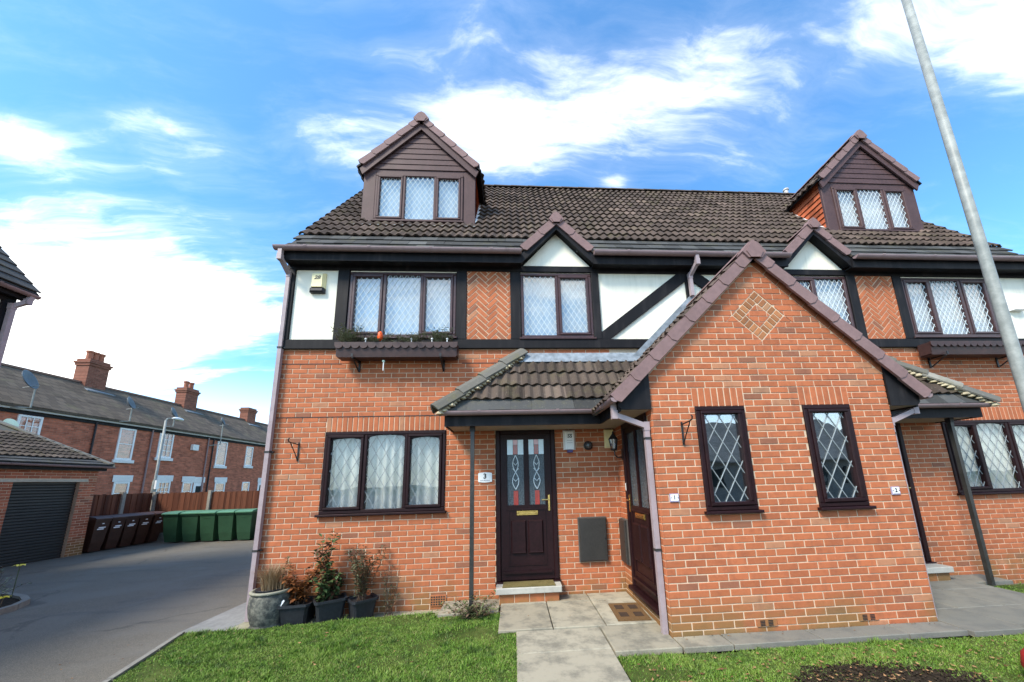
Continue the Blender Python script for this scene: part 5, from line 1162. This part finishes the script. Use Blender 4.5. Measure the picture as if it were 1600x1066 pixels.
# ------------------------------------------------------------------ fences
def fencewood(gg, pos):
    r = irand(gg); n = gg.noise(gg.node('ShaderNodeMapping', {'Vector': pos, 'Scale': (14, 14, 1.2)}).outputs[0], 1.5, 6, .65); c = gg.mix(r, (.080, .026, .014), (.165, .060, .032)); c = gg.mix(gg.math('MULTIPLY', gg.ramp(n, .45, .7), .5), c, (.035, .018, .012))
    return pbsdf(gg, c, .85, .2, n, .4, .005)
M_FENCE = mat('fence_board', fencewood); M_CONC = simple('post_concrete', (.27, .25, .21), .9, .2, 14, .2, dirt=(.13, .13, .09))
def fence(p0, p1, posts, label, h=1.50, nb=.10):
    p0 = Vector(p0); p1 = Vector(p1); d = (p1 - p0); L = d.length; d.normalize(); nrm = Vector((d.y, -d.x, 0)); rt = thing('fence', (*(p0.lerp(p1, .5)).to_2d(), -.3), label, 'fence'); n = int(L / nb)
    Mf = Matrix((d, -nrm, Vector((0, 0, 1)))).transposed().to_4x4(); Mf.translation = Vector((p0.x, p0.y, 0))
    me = None
    for i in range(n):
        q = MB(Mf); x = i * nb; t = random.uniform(-.012, .012); lf = (i % 2) * .012
        q.prism([(x - .008, -.010 - lf, .06), (x + nb + .004, -.004 - lf, .06), (x + nb + .004, -.004 - lf, h + t), (x - .008, -.010 - lf, h + t)], (0, .014, 0)); q.build('board', M_FENCE, rt)
    for zz_ in (.25, .85, 1.35): q = MB(Mf); q.box(0, L, .03, .07, zz_, zz_ + .08); q.build('rail', M_FENCE, rt)
    k = max(1, round(L / 1.83))
    for x in posts: q = MB(Mf); q.bbox(x - .055, x + .055, -.075, .055, -.3, h + .06, .01); q.build('post', M_CONC, rt)
    for i in range(k): q = MB(Mf); q.box(L * i / k + .06, L * (i + 1) / k - .06, -.02, .03, -.3, .055); q.build('gravel_board', M_CONC, rt)
fence((-9.8, 5.9, 0), (-9.8, 8.94, 0), (2.0,), 'red-brown board fence behind the brown bins', 1.49); fence((-9.72, 9.0, 0), (-2.9, 9.0, 0), (-.04, 1.9, 3.78, 5.6), 'long red-brown board fence behind the green bins', 1.47)
# ------------------------------------------------------------------ the garage
gr = thing('garage', (-10.8, 4.2, -.2), 'brick garage with a closed dark roller door and tiled roof', 'garage')
RECT.clear(); GMx = frame_matrix((-9.15, 2.2, -.205), (0, 1, 0), (-1, 0, 0)); gw = 4.25; gd = (2.43, 3.84, -.1, 2.08); g2 = (.55, 1.96, -.1, 2.08)
courses(GMx, gw, 0, 32, [gd, g2, (.4, gw - .22, 2.07, 2.16)], half_even=True)
gq = MB()
for r_ in rects_minus((0, gw, -.1, 2.42), [gd, g2]): MBq = gq; gq.M = GMx; gq.box(r_[0], r_[1], .006, .22, r_[2], r_[3]); gq.M = None
gwall = gq.build('front_wall', M_MORTAR, gr); GBm = {}
M_GBRICK = mat('garage_brick', brick_fn((.36, .115, .060), (.12, .07, .05)))
vis = [it for it in RECT if it[1] > 1.9]; rest_g = MB()
for M_, a_, b_, c_, d_, _ in RECT:
    if a_ > 1.9:
        key = (round(b_ - a_, 3), round(d_ - c_, 3))
        if key not in GBm:
            t = MB(); chamfer_brick(t, None, -(b_ - a_) / 2, (b_ - a_) / 2, -(d_ - c_) / 2, (d_ - c_) / 2); me = bpy.data.meshes.new('brick'); me.from_pydata(t.v, [], t.f); me.materials.append(M_GBRICK); GBm[key] = me
        link('brick', GBm[key], M_ @ Vector(((a_ + b_) / 2, 0, (c_ + d_) / 2)), gwall, Matrix.Rotation(R(90), 3, 'Z').to_quaternion())
    else: chamfer_brick(rest_g, M_, a_, b_, c_, d_)
tag(rest_g.build('brick_courses', M_GBRICK, gr), None, kind='stuff')
q = MB(GMx); q.bbox(.4, gw - .22, -.012, .2, 2.082, 2.155, .005); q.build('lintel', simple('stone_lintel', (.42, .38, .30), .85, .15), gr)
M_SHUT = simple('roller_shutter', (.026, .023, .020), .5, .25, 20, .35)
for dd in (gd, g2):
    q = MB(GMx); n = 27; hh = 2.08 / n
    for i in range(n): z = i * hh; q.prism([(dd[0] + .01, .10, z), (dd[0] + .01, .082, z + hh * .25), (dd[0] + .01, .082, z + hh * .75), (dd[0] + .01, .10, z + hh), (dd[0] + .01, .12, z + hh), (dd[0] + .01, .12, z)], (dd[1] - dd[0] - .02, 0, 0))
    tag(q.build('roller_door', M_SHUT, gr), None, kind='stuff')
q = MB(); q.box(-13.6, -9.372, 6.21, 6.44, -.3, 2.40); q.prism([(-13.6, 6.21, 2.401), (-9.4, 6.21, 2.401), (-13.6, 6.21, 3.95)], (0, .23, 0)); q.build('side_wall', M_BWX, gr)
gs = .40; upg = Vector((-1, 0, gs)).normalized(); ng = Vector((gs, 0, 1)).normalized(); FG = roof_frame((-8.93, 2.0, 2.36), upg, ng); M_GTILE = mat('dark_garage_tile', tile_fn((.062, .050, .042), .3, .2)); ME_GT = roll_tile_mesh('roof_tile', mtl=M_GTILE)
q = MB(); q.prism([(-8.93, 2.0, 2.35), (-8.93, 6.60, 2.35), (-13.2, 6.60, 2.35 + 4.27 * gs), (-13.2, 2.0, 2.35 + 4.27 * gs)], ng * -.06); gro = q.build('roof', M_SLATE, gr)
sx_ = 1 if (FG.to_3x3() @ Vector((1, 0, 0))).y > 0 else -1
for row, s in enumerate((.02, .25)):
    for k in range(16):
        if 2.0 + k * .29 < 3.2: continue
        M_ = FG @ Matrix.Translation((k * .29 if sx_ > 0 else -(k + 1) * .29, s, random.uniform(0, .004))); link('roof_tile', ME_FLAT, M_.translation, gro, M_.to_quaternion())
for row in range(8):
    for k in range(16):
        if 2.0 + k * .29 < 3.0: continue
        M_ = FG @ Matrix.Translation((k * .29 if sx_ > 0 else -(k + 1) * .29, .47 + row * .30, random.uniform(0, .004))); link('roof_tile', ME_GT, M_.translation, gro, M_.to_quaternion())
q = MB(); q.prism([(-8.95, 6.62, 2.41), (-13.2, 6.62, 2.41 + 4.25 * gs), (-13.2, 6.62, 2.33 + 4.25 * gs), (-8.95, 6.62, 2.33)], (0, .05, 0)); q.build('verge', M_BED, gr); q = MB(); q.bar((-8.95, 6.58, 2.41), (-13.2, 6.58, 2.41 + 4.25 * gs), .16, .04); q.build('verge_capping', M_HIP, gr)
MB().box(-9.06, -9.03, 2.0, 6.55, 2.20, 2.37).build('fascia_board', M_BLACK, gr); MB().box(-9.148, -9.061, 2.0, 6.55, 2.205, 2.225).build('soffit', M_BLACK, gr)
gutter(gr, (-8.95, 2.0, 2.36), (-8.95, 6.66, 2.33), out=(1, 0, 0))
# ------------------------------------------------------------------ the neighbouring house at the picture's edge
nb = thing('house', (-8.3, -2.0, -.2), 'neighbouring house at the frame edge, cream panel and dark timber under its eaves', 'house')
MB().box(-11.3, -5.302, -6.0, 1.0, -.3, 3.6).build('brick_wall', M_BWY, nb); MB().box(-11.3, -5.300, -6.0, 1.002, 3.601, 5.02).build('rendered_wall', M_RENDER, nb)
for z0, z1 in ((3.60, 3.76), (4.88, 5.019)): MB().box(-5.2995, -5.265, -6.0, 1.03, z0, z1).build('timber_beam', M_BLACK, nb)
MB().box(-5.2995, -5.268, .87, 1.028, 3.761, 4.879).build('timber_beam', M_BLACK, nb)
un = Vector((-1, 0, 1.05)).normalized(); nn_ = Vector((1.05, 0, 1)).normalized(); FN = roof_frame((-5.06, -6.0, 5.12), un, nn_)
q = MB(); q.prism([(-5.06, -6.0, 5.11), (-5.06, 1.14, 5.11), (-8.3, 1.14, 5.11 + 3.24 * 1.05), (-8.3, -6.0, 5.11 + 3.24 * 1.05)], nn_ * -.06); q.prism([(-8.301, -6.0, 5.11 + 3.24 * 1.05), (-8.301, 1.14, 5.11 + 3.24 * 1.05), (-11.5, 1.14, 5.11), (-11.5, -6, 5.11)], (-.04, 0, -.06)); nr = q.build('roof', M_SLATE, nb)
for row in range(15):
    for k in range(6):
        M_ = FN @ Matrix.Translation((7.16 - (k + 1) * .292, .04 + row * .255, random.uniform(0, .004))); link('roof_tile', ME_FLAT, M_.translation, nr, M_.to_quaternion())
q = MB(); q.prism([(-5.32, .98, 5.021), (-8.3, .98, 5.021), (-8.3, .98, 8.2)], (0, .02, 0)); q.build('gable_wall', M_BWX, nb)
MB().box(-5.16, -5.135, -6.0, 1.10, 4.96, 5.12).build('fascia_board', M_BLACK, nb); MB().box(-5.264, -5.161, -6.0, 1.10, 4.97, 4.985).build('soffit', M_BLACK, nb)
gutter(nb, (-5.07, -6.0, 5.11), (-5.07, 1.14, 5.08), out=(1, 0, 0))
downpipe(nb, [(-5.07, 1.06, 5.05), (-5.09, 1.04, 4.93), (-5.21, .96, 4.80), (-5.215, .96, -.2)], .065)
# flower bed island with kerb
M_YEL = simple('yellow_petal', (.75, .60, .04), .5, .15)
IS = [(-4.15, .75), (-4.25, 1.15), (-4.42, 1.42), (-4.75, 1.65), (-5.2, 1.85), (-6.2, 2.0), (-6.5, .0), (-4.5, -.6)]
bed = struct(MB().prism([(x, y, -.25) for x, y in IS][::-1], (0, 0, .09)).build('flower_bed', M_SOIL))
for (x0, y0), (x1, y1) in zip(IS[:5], IS[1:6]): struct(MB().bar((x0, y0, -.18), (x1, y1, -.18), .08, .12).build('kerb', M_KERB))
plant('bed_shrub', (-4.85, 1.25, -.17), 'low silvery green shrub in the kerbed bed by the driveway', 'shrub', rstems(24, .42, .50, 41), M_LAV, .06, 14, .3)
plant('bed_shrub', (-5.25, 1.55, -.17), 'taller green shrub at the far side of the kerbed bed', 'shrub', rstems(18, .35, .62, 43), M_WEED, .06, 14, .3)
for x, y, h, nm in ((-5.02, 1.72, .50, 'yellow flower standing tallest in the kerbed bed'), (-4.62, 1.28, .10, 'small yellow flower low by the kerb of the bed')):
    a = thing('yellow_flower', (x, y, -.16), nm, 'flower'); MB().tube([(x, y, -.16), (x + .02, y, -.16 + h)], .006, 5).build('stem', M_WEED, a); q = MB()
    for k in range(6): t = k * math.pi / 3; q.add([(x + .02, y, -.16 + h), (x + .02 + .06 * math.cos(t - .4), y + .06 * math.sin(t - .4), -.13 + h), (x + .02 + .09 * math.cos(t), y + .09 * math.sin(t), -.15 + h), (x + .02 + .06 * math.cos(t + .4), y + .06 * math.sin(t + .4), -.13 + h)], [(0, 1, 2, 3)])
    q.build('petals', M_YEL, a)
# ------------------------------------------------------------------ the terrace
M_TBR = mat('terrace_brickwork', brickwork_fn(1, (.50, .155, .088), (.32, .19, .13)))
def terrace_roof_fn(gg, pos):
    sp = gg.node('ShaderNodeSeparateXYZ', {0: pos}); v = gg.node('ShaderNodeCombineXYZ', {0: sp.outputs[1], 1: gg.math('MULTIPLY', sp.outputs[2], 1.35), 2: 0.0}).outputs[0]
    bt = gg.node('ShaderNodeTexBrick', {'Vector': v, 'Color1': (.085, .066, .050, 1), 'Color2': (.135, .105, .078, 1), 'Mortar': (.05, .043, .035, 1), 'Scale': 1.0, 'Mortar Size': .008, 'Brick Width': .30, 'Row Height': .27})
    n = gg.noise(pos, 1.1, 6, .65); c = gg.mix(gg.math('MULTIPLY', gg.ramp(n, .5, .75), .5), bt.outputs[0], (.17, .155, .085)); return pbsdf(gg, c, .9, .2, gg.noise(pos, 30, 4), .4, .01)
M_TROOF = mat('terrace_roof_tile', terrace_roof_fn); M_CHIM = mat('chimney_brick', brickwork_fn(1, (.25, .095, .062), (.24, .15, .105))); M_TPOT = simple('terracotta', (.32, .115, .065), .8, .2)
M_WUPVC = simple('white_window_frame', (.78, .78, .76), .5, .05); M_WSTONE = simple('painted_stone', (.72, .71, .68), .7, .08); M_FLASH = simple('grey_gutter', (.50, .49, .47), .6, .1)
TX = -16.1; EZ = 4.98; RGX, RGZ = -18.75, 7.10
def tw(par, y0, y1, z0, z1, style, lintel=None, sill=True):
    M_ = frame_matrix((TX, y0, z0), (0, 1, 0), (-1, 0, 0)); w, h = y1 - y0, z1 - z0
    win = window(par, M_, w, h, [0, w], [0], M_WUPVC, M_GLASS, None, M_NET, sill=False, t=.085, bars={'sash': (3, 4), 'top': (1, 2), 'plain': None, 'mid': (1, 2)}[style], proud=.03)
    if sill: MB(M_).bbox(-.10, w + .10, -.10, -.031, -.16, -.002, .01).build('sill', M_WSTONE, win)
    if lintel: MB(M_).bbox(-.10, w + .10, -.045, -.031, h + .002, h + lintel, .006).build('lintel', M_WSTONE, win)
def tdoor(par, y0, y1):
    M_ = frame_matrix((TX, y0, -.15), (0, 1, 0), (-1, 0, 0)); w = y1 - y0; q = MB(M_); q.bbox(0, w, -.03, -.001, 0, 2.15, .01); d = q.build('door', M_WUPVC, par); MB(M_).box(.16, w - .16, -.036, -.0305, 1.35, 1.95).build('door_pane', M_DARKROOM, d); MB(M_).bbox(-.08, w + .08, -.04, -.031, 2.152, 2.50, .006).build('lintel', M_WSTONE, d)
def dish(y, z0, z1, label, dy=-.3, m_=None, r=.38):
    a = thing('satellite_dish', (TX + .2, y, z0), label, 'satellite dish', 'dishes along the terrace eaves'); q = MB(); q.tube([(TX + .02, y - .5, z0 - .05), (TX + .3, y - .3, z0), (TX + .35, y, z0 + .05), (TX + .35, y, z1)], .03, 6); q.build('pole', M_GALV, a)
    Md = Matrix.Translation((TX + .45, y + dy, z1 - .05)) @ Matrix.Rotation(R(205), 4, 'Z') @ Matrix.Rotation(R(-68), 4, 'Y') ; q = MB(Md); q.lathe([(.03, -.02), (r * .55, .02), (r * .9, .08), (r, .12), (r * .93, .12), (r * .5, .05), (.03, .02)], n=18); q.build('reflector', m_ or simple('dark_dish', (.10, .115, .125), .5, .2), a, smooth=True)
    q = MB(); q.tube([(TX + .4, y + dy, z1 - .35), (TX + .85, y + dy + .1, z1 - .25)], .015, 5); q.build('feed_arm', M_GALV, a)
def terrace(y0, y1, label, chim, wins, doors, pipes):
    rt = thing('terraced_house', ((TX + RGX) / 2, (y0 + y1) / 2, -.3), label, 'house', 'houses in the terrace'); MB().box(-21.3, TX, y0, y1, -.32, EZ).build('wall', M_TBR, rt)
    q = MB(); q.prism([(TX + .25, y0, EZ - .02), (TX + .25, y1, EZ - .02), (RGX, y1, RGZ), (RGX, y0, RGZ)], (.0, 0, .07)); q.prism([(RGX - .001, y0, RGZ), (RGX - .001, y1, RGZ), (-21.6, y1, EZ - .1), (-21.6, y0, EZ - .1)], (0, 0, .07)); rf = q.build('roof', M_TROOF, rt)
    n = 11; d = Vector((RGX - TX - .25, 0, RGZ - EZ)); 
    for i in range(n):
        p = Vector((TX + .25, 0, EZ + .05)) + d * (i / n); e = Vector((TX + .25, 0, EZ + .05)) + d * ((i + 1) / n + .012); q = MB(); q.prism([(p.x, y0, p.z), (p.x, y1, p.z), (e.x, y1, e.z), (e.x, y0, e.z)], (.018, 0, .035)); q.build('tile_course', M_TROOF, rf)
    MB().bar((RGX, y0, RGZ + .09), (RGX, y1, RGZ + .09), .24, .09).build('ridge', simple('ridge_clay', (.20, .12, .09), .85, .2), rf)
    MB().box(TX + .002, TX + .06, y0, y1, EZ - .24, EZ - .021).build('fascia', M_BLACK, rt); MB().box(TX + .061, TX + .17, y0, y1, EZ - .10, EZ - .022).build('gutter', M_FLASH, rt)
    for y in pipes: MB().tube([(TX + .06, y, EZ - .14), (TX + .06, y, -.3)], .04, 6).build('downpipe', M_GUTTER if random.random() < .5 else M_INK, rt)
    for a in wins: tw(rt, *a)
    for a in doors: tdoor(rt, *a)
    for yc, npot, h in chim:
        c = RGX; q = MB(); q.box(c - .32, c + .32, yc - .46, yc + .46, RGZ - .7, RGZ + h); q.box(c - .36, c + .36, yc - .50, yc + .50, RGZ + h + .001, RGZ + h + .12); q.box(c - .40, c + .40, yc - .54, yc + .54, RGZ + h + .121, RGZ + h + .22); q.box(c - .33, c + .33, yc - .47, yc + .47, RGZ + h + .221, RGZ + h + .36); ch = q.build('chimney', M_CHIM, rt)
        for k in range(npot): yy = yc - .38 + .76 * (k + .5) / npot; MB().lathe([(.15, 0), (.13, .05), (.125, .36), (.16, .40), (.15, .48), (.09, .48)], (c + .0, yy, RGZ + h + .361), 12).build('chimney_pot', M_TPOT, ch)
        q = MB(); q.prism([(c + .33, yc - .60, RGZ - .24), (c + .33, yc + .60, RGZ - .34), (c + .70, yc + .65, RGZ - .42), (c + .70, yc - .65, RGZ - .42)], (.02, 0, .05)); q.build('lead_flashing', M_LEAD, ch)
terrace(2.4, 9.2, 'terraced house at the near end, partly behind the garage roof', [], [(6.2, 7.0, 3.2, 4.7, 'sash')], [], [])
terrace(9.2, 14.88, 'terraced house above the brown bins, with the big three-pot chimney', [(14.1, 3, 1.0)], [(9.72, 10.48, 3.15, 4.72, 'sash'), (13.42, 14.20, 3.15, 4.74, 'mid', .10), (13.62, 14.35, .95, 2.06, 'mid', .33)], [], [12.35])
terrace(14.88, 18.75, 'terraced house behind the distant street lamp, with a barred sash window', [], [(15.45, 16.28, 3.38, 4.80, 'sash'), (15.74, 16.54, .95, 2.09, 'sash', .33), (17.30, 17.95, .95, 2.05, 'mid', .33)], [(18.05, 18.72)], [15.0, 18.6])
terrace(18.75, 24.9, 'terraced house with the two-pot chimney and two narrow upper windows', [(19.65, 2, .95)], [(19.36, 20.20, 3.10, 4.72, 'plain'), (21.95, 22.65, 3.20, 4.62, 'top'), (19.62, 20.45, .95, 2.02, 'mid', .33), (22.0, 22.7, 1.0, 2.05, 'mid')], [(23.6, 24.3)], [19.0])
terrace(24.9, 33, 'terraced house at the far end, its plain chimney without pots', [(25.35, 0, .75)], [(25.0, 25.8, 1.0, 2.1, 'mid', .33), (27.2, 28.0, 3.2, 4.6, 'top')], [], [26.4])
dish(9.75, 4.93, 6.05, 'dark satellite dish on a bent pole, largest and nearest the neighbouring house', -.40, r=.40); dish(13.45, 5.0, 5.95, 'dark satellite dish on a pole beside the big chimney', -.3, r=.33); dish(15.75, 5.1, 5.9, 'dark satellite dish above the distant street lamp', -.3, r=.33); dish(19.15, 4.4, 6.0, 'small dark satellite dish on the tallest pole', -.3, r=.25)
a = thing('floodlight', (TX + .3, 9.2, 4.15), 'white round floodlight under the eaves above the garage roof', 'lamp'); q = MB(); q.tube([(TX, 8.85, 4.1), (TX + .3, 9.05, 4.2)], .05, 6); q.build('arm', M_GALV, a); q = MB(Matrix.Translation((TX + .4, 9.25, 4.22)) @ Matrix.Rotation(R(70), 4, 'Y')); q.lathe([(.05, -.1), (.2, -.02), (.22, .06), (.05, .1)], n=14); q.build('head', simple('lime_white', (.75, .80, .55), .4, .05), a)
q = MB(); q.bbox(TX + .001, TX + .16, 17.45, 17.85, 3.95, 4.30, .01); tag(q.build('boiler_flue', M_WSTONE), 'pale square vent box high on the terrace wall', 'vent box')

# ------------------------------------------------------------------ across the road, seen only mirrored in the porch windows
op = thing('house', (21, -24, -.2), 'brick house across the road, mirrored dark in the porch windows', 'house')
MB().box(15.8, 30, -28, -20, -.3, 2.4).build('wall', simple('grey_render', (.16, .165, .16), .9, .2, 2, .1), op); q = MB(); q.prism([(15.4, -19.6, 2.35), (30.3, -19.6, 2.35), (28.0, -24, 5.5), (18.6, -24, 5.5)][::-1], (0, 0, .1)); q.prism([(15.4, -28.3, 2.35), (30.3, -28.3, 2.35), (28.0, -24.01, 5.5), (18.6, -24.01, 5.5)], (0, 0, .1)); q.prism([(15.4, -28.3, 2.35), (15.4, -19.6, 2.35), (18.59, -24, 5.5)], (0, 0, .1)); q.build('roof', simple('pale_grey_slate', (.15, .155, .15), .9, .25, 3, .1), op)
for x in (16.5, 19.5, 23.5, 26.0):
    for z in (.8,): MB().box(x - .6, x + .6, -19.99, -19.95, z, z + 1.15).build('window', M_DARKROOM, op)
